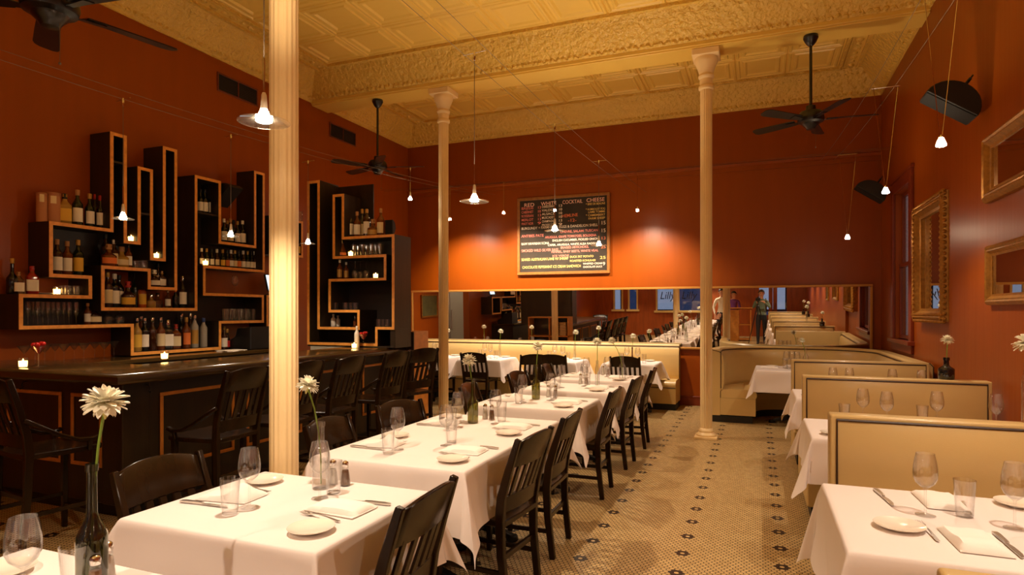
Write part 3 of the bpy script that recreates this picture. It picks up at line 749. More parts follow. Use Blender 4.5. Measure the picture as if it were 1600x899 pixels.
# ------------------------------------------------------------------ tableware
TT = .741     # top of a cloth
def shell(outer, th, seg, base=0.003, flute=None):
    """closed lathe of a thin vessel: outer profile up, inner profile back down"""
    inner = [(max(r-th, .0005), z+(base if i == 0 else 0)) for i, (r, z) in enumerate(outer)]
    return MB().lathe([(0, outer[0][1])]+outer+inner[::-1]+[(0, outer[0][1]+base)], seg)
def wine_mesh(h=.231, R_=.0415):
    k = h/.205
    out = [(.0345, 0), (.034, .002), (.02, .0045), (.006, .009), (.0042, .02), (.004, .075*k), (.006, .088*k), (.016, .094*k), (R_*.78, .108*k), (R_*.97, .125*k), (R_, .138*k), (R_*.97, .160*k), (R_*.86, .185*k), (R_*.74, h)]
    b = MB(); inn = [(R_*.74-.0012, h), (R_*.86-.0012, .185*k), (R_*.97-.0012, .16*k), (R_-.0012, .138*k), (R_*.97-.0012, .125*k), (R_*.78-.001, .109*k), (.014, .0955*k), (0, .0925*k)]
    b.lathe([(0, 0)]+out+inn, 28); return b
WINE = wine_mesh().mesh('wine_glass', CLEAR, smooth=60)
TUMB = shell([(.026, 0), (.0285, .004), (.031, .05), (.034, .10), (.0365, .135)], .0016, 24, .008).mesh('tumbler', CLEAR, smooth=60)
FLUTE = MB().lathe([(0, 0), (.032, 0), (.03, .003), (.006, .008), (.004, .02), (.004, .07), (.012, .085), (.022, .12), (.025, .16), (.0225, .215), (.0215, .215), (.024, .16), (.02, .12), (.008, .087), (0, .083)], 16).mesh('champagne_flute', CLEAR, smooth=60)
MART = MB().lathe([(0, 0), (.036, 0), (.034, .003), (.006, .008), (.004, .02), (.004, .095), (.008, .10), (.054, .165), (.053, .165), (.006, .102), (0, .1)], 20).mesh('martini_glass', CLEAR, smooth=60)
SNIF = MB().lathe([(0, 0), (.034, 0), (.032, .003), (.006, .008), (.005, .03), (.03, .045), (.046, .075), (.044, .105), (.032, .14), (.031, .14), (.043, .105), (.045, .075), (.028, .046), (0, .034)], 20).mesh('brandy_snifter', CLEAR, smooth=60)
ROCKS = shell([(.033, 0), (.035, .004), (.036, .05), (.037, .09)], .002, 18, .01).mesh('rocks_glass', CLEAR, smooth=60)
PINT = shell([(.028, 0), (.03, .005), (.034, .08), (.039, .145)], .002, 18, .008).mesh('pint_glass', CLEAR, smooth=60)
MUG = MB(); MUG.lathe([(0, 0), (.032, 0), (.034, .006), (.036, .09), (.034, .09), (.032, .012), (0, .01)], 18); MUG.tube([(.034, 0, .075), (.06, 0, .07), (.066, 0, .045), (.058, 0, .02), (.034, 0, .018)], .005, 8); MUG = MUG.mesh('glass_mug', CLEAR, smooth=60)
PLATE = MB().lathe([(0, 0), (.045, 0), (.048, .004), (.078, .012), (.0815, .0155), (.081, .0165), (.076, .0155), (.05, .0075), (0, .006)], 36).mesh('side_plate', CHINA, smooth=50)
def napkin_mesh(seed, peak):
    R2 = random.Random(seed); b = MB(); n, m = 15, 11; top, bot = [], []
    for i in range(n):
        for j in range(m):
            u, v = -1+2*i/(n-1), -1+2*j/(m-1)
            z = .019+.003*math.sin(3*u+seed)+.002*math.sin(5*v+seed)
            z += peak*math.exp(-((u+.5)**2/.10+(v-.2)**2/.5))
            e = min(1, (1-max(abs(u), abs(v)))*8); z = .003+(z-.003)*e**.6
            top.append((u*.115, v*.072+.006*u, z)); bot.append((u*.115, v*.072+.006*u, .0008))
    fs = [(i*m+j, (i+1)*m+j, (i+1)*m+j+1, i*m+j+1) for i in range(n-1) for j in range(m-1)]
    o = n*m
    b.add(top+bot, fs+[tuple(o+k for k in f)[::-1] for f in fs])
    bd = [(i, 0) for i in range(n)]+[(n-1, j) for j in range(1, m)]+[(i, m-1) for i in range(n-2, -1, -1)]+[(0, j) for j in range(m-2, 0, -1)]
    ids = [i*m+j for i, j in bd]
    for a in range(len(ids)):
        c = ids[(a+1) % len(ids)]; b.f.append([ids[a], ids[a]+o, c+o, c]); b.m.append(0)
    # second fold showing under the top one
    b.box(-.112, .118, -.078, .066, .0004, .0035)
    return b.mesh('folded_napkin', NAPKIN, smooth=50)
NAPS = [napkin_mesh(1, .006), napkin_mesh(2, .045), napkin_mesh(3, .012)]
def fork_mesh():
    b = MB(); rings = []
    for x, w, z in ((-.10, .010, .002), (-.08, .011, .003), (-.03, .006, .008), (.02, .005, .009), (.04, .010, .006), (.055, .022, .004), (.063, .023, .0045)):
        rings.append([(x, s*w/2, z+q) for s, q in ((-1, 0), (1, 0), (1, .0022), (-1, .0022))])
    b.loft(rings)
    for k in range(4):
        y = -.0093+.0062*k
        b.bar([(.062, y, .0055), (.08, y, .005), (.1, y, .008)], [.0035, .003, .0018], .0016)
    return b.mesh('fork', STEEL, smooth=50)
def knife_mesh():
    b = MB(); rings = []
    for x, w, t in ((-.115, .016, .006), (-.09, .018, .008), (-.03, .013, .009), (-.005, .012, .008)): rings.append([(x, s*w/2, .001+q*t) for s, q in ((-1, 0), (1, 0), (1, 1), (-1, 1))])
    b.loft(rings); h = len(b.f)
    rings = []
    for x, w in ((-.005, .012), (.02, .017), (.08, .018), (.11, .012), (.122, .003)): rings.append([(x, -.008+q, .003+s*.001) for q, s in ((0, -1), (w, -1), (w, 1), (0, 1))])
    b.loft(rings, 1)
    return b.mesh('knife', [STEEL, STEEL], smooth=50)
FORK, KNIFE = fork_mesh(), knife_mesh()
def shaker_parts():
    body = MB().lathe([(0, 0), (.022, 0), (.0225, .003), (.017, .05), (.0135, .08), (.013, .083), (.0125, .08), (.016, .05), (.0212, .004), (0, .0035)], 10).mesh('glass_body', CLEAR, smooth=20)
    cap = MB().lathe([(.0135, .081), (.0145, .083), (.0145, .095), (.012, .102), (.006, .106), (0, .107)], 14).mesh('cap', CHROME, smooth=50)
    fill = MB().lathe([(0, .005), (.0205, .0045), (.0158, .05), (.0145, .066), (0, .068)], 10)
    return body, cap, fill.mesh('salt_filling', SALT, smooth=30), fill.mesh('pepper_filling', PEPPER, smooth=30)
SHK = shaker_parts()
def single(name, me, x, y, z, rz, label, cat, grp=None): return tag(link(name, me, None, (x, y, z), rz), label, cat, grp)
def shaker(x, y, z, pepper, label, grp=None):
    t = thing('pepper_shaker' if pepper else 'salt_shaker', label, 'shaker', (x, y, z), 0, grp)
    link('glass_body', SHK[0], t); link('cap', SHK[1], t); link('pepper_filling' if pepper else 'salt_filling', SHK[3 if pepper else 2], t)
def vessel(h, r, neck, sh, exp=2.0, lip=True, base=.004, th=.002, seg=24):
    """bottle profile: body radius r up to sh*h, then shoulder to neck"""
    o = [(r*.93, 0), (r, .006), (r, h*sh), (r*.96, h*(sh+.04)), (r*.72, h*(sh+.10)), (neck*1.25, h*(sh+.17)), (neck, h*(sh+.22)), (neck*.95, h-.022)]
    o += [(neck*1.2, h-.02), (neck*1.2, h)] if lip else [(neck, h)]
    i = [(max(q-th, .002), z+(base if k == 0 else 0)) for k, (q, z) in enumerate(o)]
    return MB().lathe([(0, 0)]+o+i[::-1]+[(0, base)], seg, exp=exp)
VASES = {'green': vessel(.30, .037, .013, .42).mesh('bottle_vase', GREENGL, smooth=50), 'tall': vessel(.345, .0385, .0135, .40).mesh('bottle_vase', DGREEN, smooth=50),
         'clear': vessel(.285, .037, .0145, .48).mesh('bottle_vase', CLEAR, smooth=50), 'black': vessel(.16, .052, .018, .45).mesh('bottle_vase', glass('smoky_black_glass', (14, 12, 12)), smooth=50),
         'slim': vessel(.27, .022, .011, .7).mesh('bottle_vase', CLEAR, smooth=50), 'red': vessel(.22, .028, .010, .2).mesh('bottle_vase', mat('oxblood_glaze', (84, 26, 16), .2), smooth=50)}
VH = {'green': .30, 'tall': .345, 'clear': .285, 'black': .16, 'slim': .27, 'red': .22}
def flower_meshes():
    out = []
    for seed in (1, 2, 3):
        R2 = random.Random(seed); b = MB(); lay = [(-.35, .046, 10), (-.05, .054, 13), (.25, .056, 14), (.55, .055, 14), (.85, .052, 13), (1.15, .048, 11), (1.45, .043, 8)]
        for el, L_, n in lay:
            for k in range(n):
                a = 2*PI*k/n+R2.uniform(-.2, .2)+el; e = el+R2.uniform(-.28, .28); L2 = L_*R2.uniform(.85, 1.12)
                d = Vector((math.cos(a)*math.cos(e-.15), math.sin(a)*math.cos(e-.15), math.sin(e-.15))); s = Vector((-math.sin(a), math.cos(a), 0)); nn = d.cross(s)
                rings = []
                for t_, w in ((.12, .004), (.4, .0095), (.68, .010), (.9, .006), (1, .0012)):
                    c = d*(L2*t_)+nn*(.012*t_*t_*(-1))
                    rings.append([c+s*w+nn*.003, c+nn*-.0004, c-s*w+nn*.003, c+nn*.0012])
                b.loft(rings)
        out.append(b.mesh('petals', PETAL, smooth=60))
    return out
PET = flower_meshes()
CALYX = MB().lathe([(.003, -.04), (.006, -.03), (.012, -.012), (.014, .004), (.0, .008)], 10).mesh('calyx', mat('pale_green_calyx', (206, 202, 130), .6), smooth=60)
def flower(x, y, z, top, dx, dy, label, grp='white flowers in bottle vases', k=0, sc=1.0):
    """stem starts near the bottom of the vase at z and ends at top, leaning by (dx, dy)"""
    t = thing('flower', label, 'flower', (x, y, z+.012), 0, grp); H_ = top-z-.012-.035*sc
    pts = [(0, 0, 0), (dx*.02, dy*.02, H_*.3), (dx*.18, dy*.18, H_*.55), (dx*.5, dy*.5, H_*.8), (dx*.86, dy*.86, H_*.96), (dx, dy, H_)]
    MB().tube(pts, [.0032, .0032, .003, .0034, .004, .005], 7).build('stem', GREEN, t)
    for nm, me in (('petals', PET[k % 3]), ('calyx', CALYX)):
        o = link(nm, me, t, (dx, dy, H_+.02*sc)); o.scale = (sc, sc, sc*1.1); o.rotation_euler = (dy*2.2, -dx*2.2+.15, k*1.3)
def vase(kind, x, y, z, label, fl=None, ftop=.25, dx=0, dy=0, k=0, sc=1.0, cat='vase'):
    single('bottle_vase', VASES[kind], x, y, z, 0, label, cat, 'bottle vases on the tables')
    if fl: flower(x, y, z+.004, z+VH[kind]+ftop, dx, dy, fl, k=k, sc=sc)

def setting(cx, cy, rz, who, table, lay, z=TT, cut=True, seedn=0, sw=None):
    """one place; local +x points from the diner's edge to the table centre is -x here: template of the front table"""
    c, s = math.cos(rz), math.sin(rz); R2 = random.Random(seedn)
    def P(u, v): return cx+c*u-s*v, cy+s*u+c*v
    for nm, me, u, v, a, cat in lay:
        if me in (FORK, KNIFE) and not cut: continue
        x, y = P(u+R2.uniform(-.008, .008), v+R2.uniform(-.008, .008))
        nice = {'wine_glass': 'wine glass', 'tumbler': 'water tumbler', 'side_plate': 'side plate', 'napkin': 'white napkin', 'fork': 'steel fork', 'knife': 'steel knife'}[nm]
        single(nm, me, x, y, z, rz+a+R2.uniform(-.08, .08), '%s at the %s of the %s' % (nice, who, table), cat, plural(nice)+' laid on the tables')
LAY_R = [('wine_glass', WINE, .093, .096, 0, 'wine glass'), ('tumbler', TUMB, .096, .183, 0, 'glass'), ('napkin', NAPS[0], .25, .018, 0, 'napkin'), ('fork', FORK, .25, -.095, PI-.15, 'fork'), ('side_plate', PLATE, .30, -.205, 0, 'plate'), ('knife', KNIFE, .285, .125, PI, 'knife')]
def lay_var(nap): return [l if l[0] != 'napkin' else ('napkin', NAPS[nap], *l[2:]) for l in LAY_R]
for i, (a, b, n) in enumerate(ROW):
    yc = (a+b)/2; cut = i < 7
    if i == 0: yc -= .0
    setting(ROWX, yc, 0, 'aisle seat', n, [l for l in lay_var(0) if i or l[0] not in ('tumbler', 'wine_glass')], cut=cut, seedn=i)
    lay = lay_var(1)
    if i == 0: lay = [l for l in lay if l[0] not in ('tumbler', 'wine_glass')]
    setting(ROWX, yc, PI, 'bar-side seat', n, lay, cut=cut, seedn=i+50)
    if i in (1, 4, 5, 6) or i > 6:
        sx, sy = (ROWX+.0, yc+.30)
        shaker(sx, sy, TT, False, 'glass salt shaker with chrome cap on the %s' % n, 'salt shakers'); shaker(sx+.065, sy, TT, True, 'glass pepper shaker with chrome cap on the %s' % n, 'pepper shakers')
single('wine_glass', WINE, -1.76, 1.02, TT, 0, 'large stemmed wine glass in the bottom left corner of the picture', 'wine glass', 'wine glasses laid on the tables')
single('tumbler', TUMB, -1.70, 1.11, TT, 0, 'water tumbler beside the tall dark bottle at the bottom left', 'glass', 'water tumblers laid on the tables')
shaker(-1.655, 1.135, TT, True, 'pepper shaker beside the tall dark bottle at the bottom left', 'pepper shakers'); shaker(-1.72, 1.215, TT, False, 'salt shaker behind the tall dark bottle at the bottom left', 'salt shakers')
shaker(-1.80, 4.02, TT, False, 'salt shaker on the far half of the joined double table', 'salt shakers'); shaker(-1.74, 4.0, TT, True, 'pepper shaker on the far half of the joined double table', 'pepper shakers')
vase('tall', -1.69, 1.15, TT, 'tall dark green bottle vase at the lower left', 'large white flower in the tall dark bottle at the lower left', .18, .035, .012, 0, 1.0)
vase('clear', -1.755, 2.185, TT, 'clear glass bottle vase on the front table', 'white flower leaning left in the clear bottle on the front table', .17, -.055, -.02, 1, .85)
vase('green', -1.816, 3.85, TT, 'olive green bottle vase on the far half of the double table', 'white flower in the olive bottle on the double table', .14, -.03, 0, 2, .9)
vase('green', -1.80, 5.10, TT, 'olive green bottle vase on the fourth row table', 'white flower in the olive bottle on the fourth row table', .17, .02, .0, 0, .9)
vase('slim', -1.50, 6.1, TT, 'slim clear vase on the fifth row table', 'white flower rising straight from the slim vase on the fifth row table', .20, .0, .0, 1, .9)
vase('clear', -1.42, 6.95, TT, 'clear bottle vase on the farthest table of the row', 'white flower leaning left on the farthest table of the row', .16, -.12, .0, 2, .8)
for i, (y, n) in enumerate(((-.2, 'first'), (-1.3, 'second'))):
    vase('green', -1.75, y, TT, 'green bottle vase on the %s row table behind the camera' % n, 'white flower on the %s row table behind the camera' % n, .2, .03, 0, i, .9)
# banquette tables
for i, (x, w, n) in enumerate(BANQ):
    for s in (-1, 1):
        setting(x, 9.36, s*PI/2, 'wall seat' if s > 0 else 'chair seat', n, [l for l in lay_var(2) if l[0] not in ('fork', 'knife')] if True else 0, seedn=90+i*2+s)
    kd = ('slim', 'slim', 'slim', 'red')[i]
    vase(kd, x+(.12, .16, .22, -.03)[i], 9.5, TT, ('slim clear vase on the %s', 'slim clear vase on the %s', 'slim clear vase on the %s', 'narrow oxblood vase on the %s')[i] % n, 'white flower in the vase on the %s' % n, .18, .01, .02, i, .85)
# booth tables: two couples facing along the room
LAY_B = [('wine_glass', WINE, .06, .0, 0, 'wine glass'), ('tumbler', TUMB, .03, .085, 0, 'glass'), ('napkin', NAPS[0], .27, 0, 0, 'napkin'), ('fork', FORK, .27, -.11, PI-.2, 'fork'), ('side_plate', PLATE, .24, -.22, 0, 'plate'), ('knife', KNIFE, .28, .10, PI, 'knife')]
X1, Y1, N1 = BTAB[0][0], BTAB[0][1], BTAB[0][4]
def lone(nm, me, x, y, a, label, cat, nice): single(nm, me, x, y, TT, a, label, cat, plural(nice)+' laid on the tables')
lone('knife', KNIFE, .478, 2.915, -PI/2+.12, 'steel knife by the far left corner of the nearest booth table', 'knife', 'steel knife')
lone('napkin', NAPS[0], .675, 2.93, PI/2, 'folded napkin behind the left wine glass of the nearest booth table', 'napkin', 'white napkin')
lone('wine_glass', WINE, .58, 2.719, 0, 'left stemmed wine glass of the nearest booth table', 'wine glass', 'wine glass')
lone('tumbler', TUMB, .714, 2.764, 0, 'water tumbler between two wine glasses of the nearest booth table', 'glass', 'water tumbler')
lone('fork', FORK, .745, 2.87, -PI/2-.15, 'steel fork behind the tumbler of the nearest booth table', 'fork', 'steel fork')
lone('side_plate', PLATE, .95, 2.99, 0, 'side plate at the far edge of the nearest booth table', 'plate', 'side plate')
lone('wine_glass', WINE, .835, 2.665, 0, 'stemmed wine glass at the right frame edge on the nearest booth table', 'wine glass', 'wine glass')
lone('side_plate', PLATE, .461, 2.524, 0, 'side plate at the near left of the nearest booth table', 'plate', 'side plate')
lone('fork', FORK, .545, 2.52, PI/2+.08, 'steel fork beside the near side plate of the nearest booth table', 'fork', 'steel fork')
lone('napkin', NAPS[2], .66, 2.455, PI/2, 'folded napkin at the near side of the nearest booth table', 'napkin', 'white napkin')
lone('knife', KNIFE, .756, 2.47, -PI/2+.03, 'steel knife right of the near napkin on the nearest booth table', 'knife', 'steel knife')
lone('wine_glass', WINE, 1.2, 2.72, 0, 'wine glass by the wall on the nearest booth table', 'wine glass', 'wine glass')
for i, (x, y, w, d, n) in enumerate(BTAB):
    if i == 0: continue
    if i in (1, 2):
        where = 'behind the %s booth back' % ('nearest', 'second')[i-1]
        gl = (((.67, 4.85), (.79, 4.72), (1.10, 4.85), (1.42, 4.84)), ((.66, 6.58), (.80, 6.6), (1.15, 6.6), (1.38, 6.6)))[i-1]
        tu = (((.545, 4.75), (.83, 4.58), (1.02, 4.86), (1.40, 4.52)), ((.54, 6.5), (.93, 6.5), (1.03, 6.56), (1.44, 6.45)))[i-1]
        for k, (gx, gy) in enumerate(gl): lone('wine_glass', WINE, gx, gy, 0, 'wine glass %s, %s from the left' % (where, ORD[k]), 'wine glass', 'wine glass')
        for k, (gx, gy) in enumerate(tu): lone('tumbler' if k % 2 == 0 else 'rocks_glass', TUMB if k % 2 == 0 else ROCKS, gx, gy, 0, '%s %s, %s of its kind from the left' % ('water tumbler' if k % 2 == 0 else 'low rocks glass', where, ORD[k//2]), 'glass', 'water tumbler' if k % 2 == 0 else 'rocks glass')
        for k, (gx, gy) in enumerate(((.70, y+.13), (1.17, y+.12), (.60, y-.22), (1.15, y-.22))):
            far = k < 2; side = ('left', 'right')[k % 2]
            lone('napkin', NAPS[1 if far else 0], gx, gy, PI/2+(.3 if far else 0), 'white napkin %s, %s %s' % (where, 'far' if far else 'near', side), 'napkin', 'white napkin')
            lone('side_plate', PLATE, (gx+.23) if far else gx-.16, gy+(.08 if far else .0), 0, 'side plate %s, %s %s' % (where, 'far' if far else 'near', side), 'plate', 'side plate')
        continue
    near = i < 4
    seats = [(-.30, PI/2, 'far left seat'), (.30, PI/2, 'far right seat'), (-.30, -PI/2, 'near left seat'), (.30, -PI/2, 'near right seat')]
    if i == 3: seats = [(0, 0, 'wall-side seat'), (0, PI, 'aisle-side seat'), (0, PI/2, 'mirror-side seat')]
    for k, (u, a, who) in enumerate(seats):
        setting(x+u, y, a, who, n, [l for l in LAY_B if near or l[0] in ('wine_glass', 'napkin', 'side_plate')], cut=i == 1, seedn=200+i*10+k)
vase('black', 1.30, 5.47, BT+.001, 'squat black bud vase on top of the second booth back', 'small white flower in the black bud vase on the booth back', .14, .01, .01, 1, .8)
vase('slim', 1.13, 3.46, BT+.001, 'slim clear vase on the nearest booth back, cut by the right frame edge', 'white flower cut by the right edge of the picture', .10, .0, .0, 2, 1.)
vase('clear', .60, 9.25, TT, 'clear bottle vase on the curved booth table', 'white flower on the curved booth table', .10, -.05, .0, 0, .8)
vase('black', 1.30, 1.36, BT+.001, 'black vase on the booth back beside the photographer', 'white flower on the booth back beside the photographer', .25, .01, .01, 1, .9)
vase('black', 1.30, -.45, BT+.001, 'black vase on the booth back behind the photographer', 'white flower on the booth back behind the photographer', .25, .01, .01, 2, .9)

# ------------------------------------------------------------------ the bar
BXF, BYF, BXE = -4.24, 3.11, 6.72      # body faces, far end
def bar():
    t = thing('bar_counter', 'dark wood L-shaped bar with honey-edged panels and a polished top', 'bar', (0, 0, 0))
    # body
    b = MB()
    b.prism([(BXF, BYF), (BXF, BXE), (-4.66, BXE), (-4.66, BYF+.45), (XL+.003, BYF+.45), (XL+.003, BYF)], .10, 1.0)
    b.build('body', ESPRESSO, t, bevel=.004)
    MB().prism([(BXF-.05, BYF+.05), (BXF-.05, BXE-.02), (-4.62, BXE-.02), (-4.62, BYF+.40), (XL+.003, BYF+.40), (XL+.003, BYF+.05)], 0, .10).build('toe_kick', BLACKP, t)
    # corner post
    b = MB().box(BXF-.20, BXF+.018, BYF-.018, BYF+.2, .10, .995); b.build('corner_post', ESPRESSO, t, bevel=.006)
    # top with rounded nose
    def top(off, z0, z1): return [(BXF+.15-off, BYF-.15+off), (BXF+.15-off, BXE+.06), (-4.70, BXE+.06), (-4.70, BYF+.48), (XL+.003, BYF+.48), (XL+.003, BYF-.15+off)]
    rings = []
    for off, z in ((.05, .985), (.02, .99), (.004, 1.0), (0, 1.02), (0, 1.045), (.006, 1.058), (.02, 1.068), (.032, 1.070)):
        rings.append([(x, y, z) for x, y in top(off, 0, 0)])
    b = MB(); b.loft(rings); b.build('counter_top', COUNTER, t, smooth=50)
    def molding(name, P, u0, u1, z0, z1):
        w, d = .028, .014; b = MB()
        for (a, c, e, f) in ((u0, u1, z1-w, z1), (u0, u1, z0, z0+w), (u0, u0+w, z0+w, z1-w), (u1-w, u1, z0+w, z1-w)):
            if P == 'x': b.box(BXF, BXF+d, a, c, e, f)
            else: b.box(a, c, BYF-d, BYF, e, f)
        b.build(name, HONEY, t, bevel=.004)
    for (u0, u1) in ((3.40, 4.12), (4.26, 4.98), (5.12, 5.84), (6.0, 6.62)): molding('panel_molding', 'x', u0, u1, .30, .885)
    for (u0, u1) in ((-5.55, -4.90), (-4.79, -4.45+.0)): molding('panel_molding', 'y', u0, u1, .36, .895)
    for x, y, r in ((BXF+.004, 3.28, 0), (BXF-.1, BYF-.02, -PI/2), (-5.3, BYF-.004, -PI/2)):
        c, s = math.cos(r), math.sin(r)
        b = MB(); b.tube([(x, y, .96), (x+c*.035, y+s*.035, .955), (x+c*.045, y+s*.045, .93), (x+c*.035, y+s*.035, .91), (x+c*.06, y+s*.06, .905)], .005, 6); b.build('purse_hook', IRON, t)
    b = MB().box(BXF+.12, BXF+.14, BYF+.1, BXE, .2, .22)
bar()
bc = thing('back_bar_counter', 'low dark counter along the wall under the bottle shelves', 'counter', (0, 0, 0))
MB().box(XL+.003, -5.66, 3.62, 6.25, 0, 1.0).build('body', ESPRESSO, bc, bevel=.004)
MB().box(XL+.003, -5.62, 3.62, 6.25, 1.0, 1.04).build('counter_top', COUNTER, bc, bevel=.006)

def ribbon(name, label, pts, conv, front, back, wallgap, thick=.032, axis='x'):
    """one continuous band of boards folding round towers and shelves; front edges in honey plywood"""
    q = [list(conv(*p)) for p in pts]; n = len(q)
    for i in range(n):                       # alternate vertical / horizontal runs
        j = (i+1) % n
        k = 0 if i % 2 == 0 else 1
        m = (q[i][k]+q[j][k])/2; q[i][k] = q[j][k] = m
    A = sum(q[i][0]*q[(i+1) % n][1]-q[(i+1) % n][0]*q[i][1] for i in range(n))
    sg = 1 if A > 0 else -1
    def offs(o):
        r = [list(p) for p in q]
        for i in range(n):
            j = (i+1) % n; k = 0 if i % 2 == 0 else 1
            d = q[j][1-k]-q[i][1-k]
            nm = (1 if d > 0 else -1)*(1 if k == 0 else -1)*sg     # outward normal along axis k
            for e in (i, j): r[e][k] = q[e][k]+nm*o
        return r
    out, inn = offs(thick/2), offs(-thick/2)
    P = (lambda u, v, a: (a, u, v)) if axis == 'x' else (lambda u, v, a: (u, a, v))
    t = thing(name, label, 'bar shelf', (0, 0, 0))
    def ring(a0, a1):
        b = MB(); vs = [P(*p, a) for a in (a0, a1) for p in out]+[P(*p, a) for a in (a0, a1) for p in inn]; fs = []
        for i in range(n):
            j = (i+1) % n
            fs += [(i, j, n+j, n+i), (2*n+i, 3*n+i, 3*n+j, 2*n+j), (i, 2*n+i, 2*n+j, j), (n+i, n+j, 3*n+j, 3*n+i)]
        b.add(vs, fs); return b
    dd = .008 if front < back else -.008
    ring(front+dd, back).build('boards', ESPRESSO, t, smooth=0)
    ring(front, front+dd).build('front_edging', EDGE, t, smooth=0)
    b = MB(); b.prism([tuple(p) for p in inn], back, back-dd*1.2, axis); bb = b
    me = bb.mesh('back_panel', mat('black_brown_back_panel', (30, 18, 12), .45, var=.2, vscale=12), smooth=0); link('back_panel', me, t)
    return t, q
SXF, SXB = -5.94, XL+.004
P1 = [(413.5,273),(411,424),(319,417),(320,460),(411,463),(411,502),(344,504.5),(344,544.5),(207,553.5),(207,509),(33,512),(33,463),(141.5,464),(141.5,433),(80,431),(80,349),(175,360),(175,209),(197,214),(195,378),(217.5,380),(218,262),(238,268),(236,405),(257,406),(257,231),(275.5,236),(274.5,451),(233,451),(234,421),(161,419),(161,483.5),(306.5,483.5),(306.7,277),(344,284),(343.5,378),(399,387),(399,269)]
sh1, Q1 = ribbon('bottle_shelf', 'sprawling dark maze-like bottle shelf with towers on the left wall', P1, lambda x, y: onX(x, y, SXF), SXF, SXB, 0)
UYF, UYB = 6.30, 6.68
P2 = [(481.5,538),(481.5,285),(497.5,284),(497.5,513.5),(560,513),(560,487),(514.5,486),(515,438),(602,436.5),(601,399.5),(521.5,403),(521,306),(535.5,305),(535.5,373.5),(614,367),(614,513),(588,513.5),(588,538)]
sh2, Q2 = ribbon('bottle_shelf', 'tall maze-like shelf unit facing the room at the far end of the bar', P2, lambda x, y: onY(x, y, UYF), UYF, UYB, 0, axis='y')
u0, u1 = Q2[0][0], Q2[14][0]
MB().box(u0-.016, u1+.016, UYF+.01, UYB, 1.0705, Q2[0][1]-.017).build('plinth', ESPRESSO, sh2, bevel=.003)
MB().box(u0, u1, UYB, UYB+.02, 1.0705, Q2[14][1]+.016).box(Q2[2][0], Q2[2][0]+.55, UYB, UYB+.02, Q2[14][1], Q2[2][1]).build('rear_panel', ESPRESSO, sh2, bevel=.003)
MB().box(u1-.05, u1+.02, UYF+.02, UYB, 1.0705, 1.30).build('side_block', ESPRESSO, sh2)
# service shelf on the rear of that unit (seen in the long mirror)
sv = thing('service_cabinet', 'open cabinet of folded napkins at the rear of the bar end, seen in the mirror', 'cabinet', (0, 0, 0))
MB().box(-4.95, -3.98, UYB+.03, UYB+.05, .0, 1.25).build('back_board', ESPRESSO, sv)
b = MB()
for z in (.55, .80, 1.23): b.box(-4.95, -3.98, UYB+.05, UYB+.4, z, z+.025)
for x in (-4.95, -4.45, -4.005): b.box(x, x+.025, UYB+.05, UYB+.4, 0, 1.23)
b.build('shelves', HONEY, sv)
for i, x in enumerate((-4.32, -4.13)):
    b = MB()
    for k in range(7): b.box(x-.075+.004*(k % 3), x+.075+.003*(k % 2), UYB+.10, UYB+.36, .826+k*.044, .866+k*.044)
    tag(b.build('napkin_stack', mat('beige_linen', (214, 180, 130), .85), bevel=.01, bsegs=2), ('stack of folded beige napkins nearer the middle of the service cabinet', 'stack of folded beige napkins at the end of the service cabinet')[i], 'napkins', 'stacks of napkins')
# box shelf right of the nearest column
b3 = thing('box_shelf', 'single dark box shelf on the left wall just right of the nearest column', 'bar shelf', (0, 0, 0))
def boxshelf(t, y0, y1, z0, z1):
    w = .03
    for nm, xa, xb, m in (('boards', SXB, SXF-.008, ESPRESSO), ('front_edging', SXF-.008, SXF, EDGE)):
        b = MB().box(xa, xb, y0, y1, z0, z0+w).box(xa, xb, y0, y1, z1-w, z1).box(xa, xb, y0, y0+w, z0+w, z1-w).box(xa, xb, y1-w, y1, z0+w, z1-w); b.build(nm, m, t, smooth=0)
    MB().box(SXB, SXB+.008, y0+w, y1-w, z0+w, z1-w).build('back_panel', BLACKP, t, smooth=0)
boxshelf(b3, 6.40, 7.01, 2.26, 2.77)
b4 = thing('box_shelf', 'lower dark box shelf holding the order screen, seen in the mirror', 'bar shelf', (0, 0, 0)); boxshelf(b4, 6.32, 6.86, 1.30, 1.72)
sc_ = thing('order_screen', 'small lit order screen tilted on the lower box shelf, seen in the mirror', 'screen', (-6.05, 6.6, 1.722))
b = MB(); b.bar([(0, 0, .05), (-.06, 0, .28)], .30, .025, (0, 1, 0)); b.build('housing', BLACKP, sc_, bevel=.004)
b = MB(); b.bar([(.0115, 0, .065), (-.0435, 0, .27)], .27, .004, (0, 1, 0)); b.build('display', mat('lit_display', (190, 215, 235), .3, emit=2.0), sc_)
MB().box(-.09, .06, -.09, .09, 0, .015).tube([(-.03, 0, .015), (-.02, 0, .1)], .02).build('stand', BLACKP, sc_)
# notices pinned inside the narrow tower
for i, (ya, yb) in enumerate(((372, 407), (427, 455))):
    x0, za = onY(485, ya, UYB-.02); x1, zb = onY(495, yb, UYB-.02)
    nt_ = thing('notice', ('upper paper notice with a yellow patch pinned in the narrow tower', 'lower white paper notice pinned in the narrow tower')[i], 'notice', ((x0+x1)/2, UYB-.014, zb))
    MB().box(-.07, .045, -.002, 0, 0, za-zb).build('sheet', PAPER, nt_, smooth=0)
    if i == 0: MB().box(-.05, .045, -.003, -.002, .03, .14).build('yellow_patch', mat('yellow_print', (222, 180, 60), .7), nt_, smooth=0)

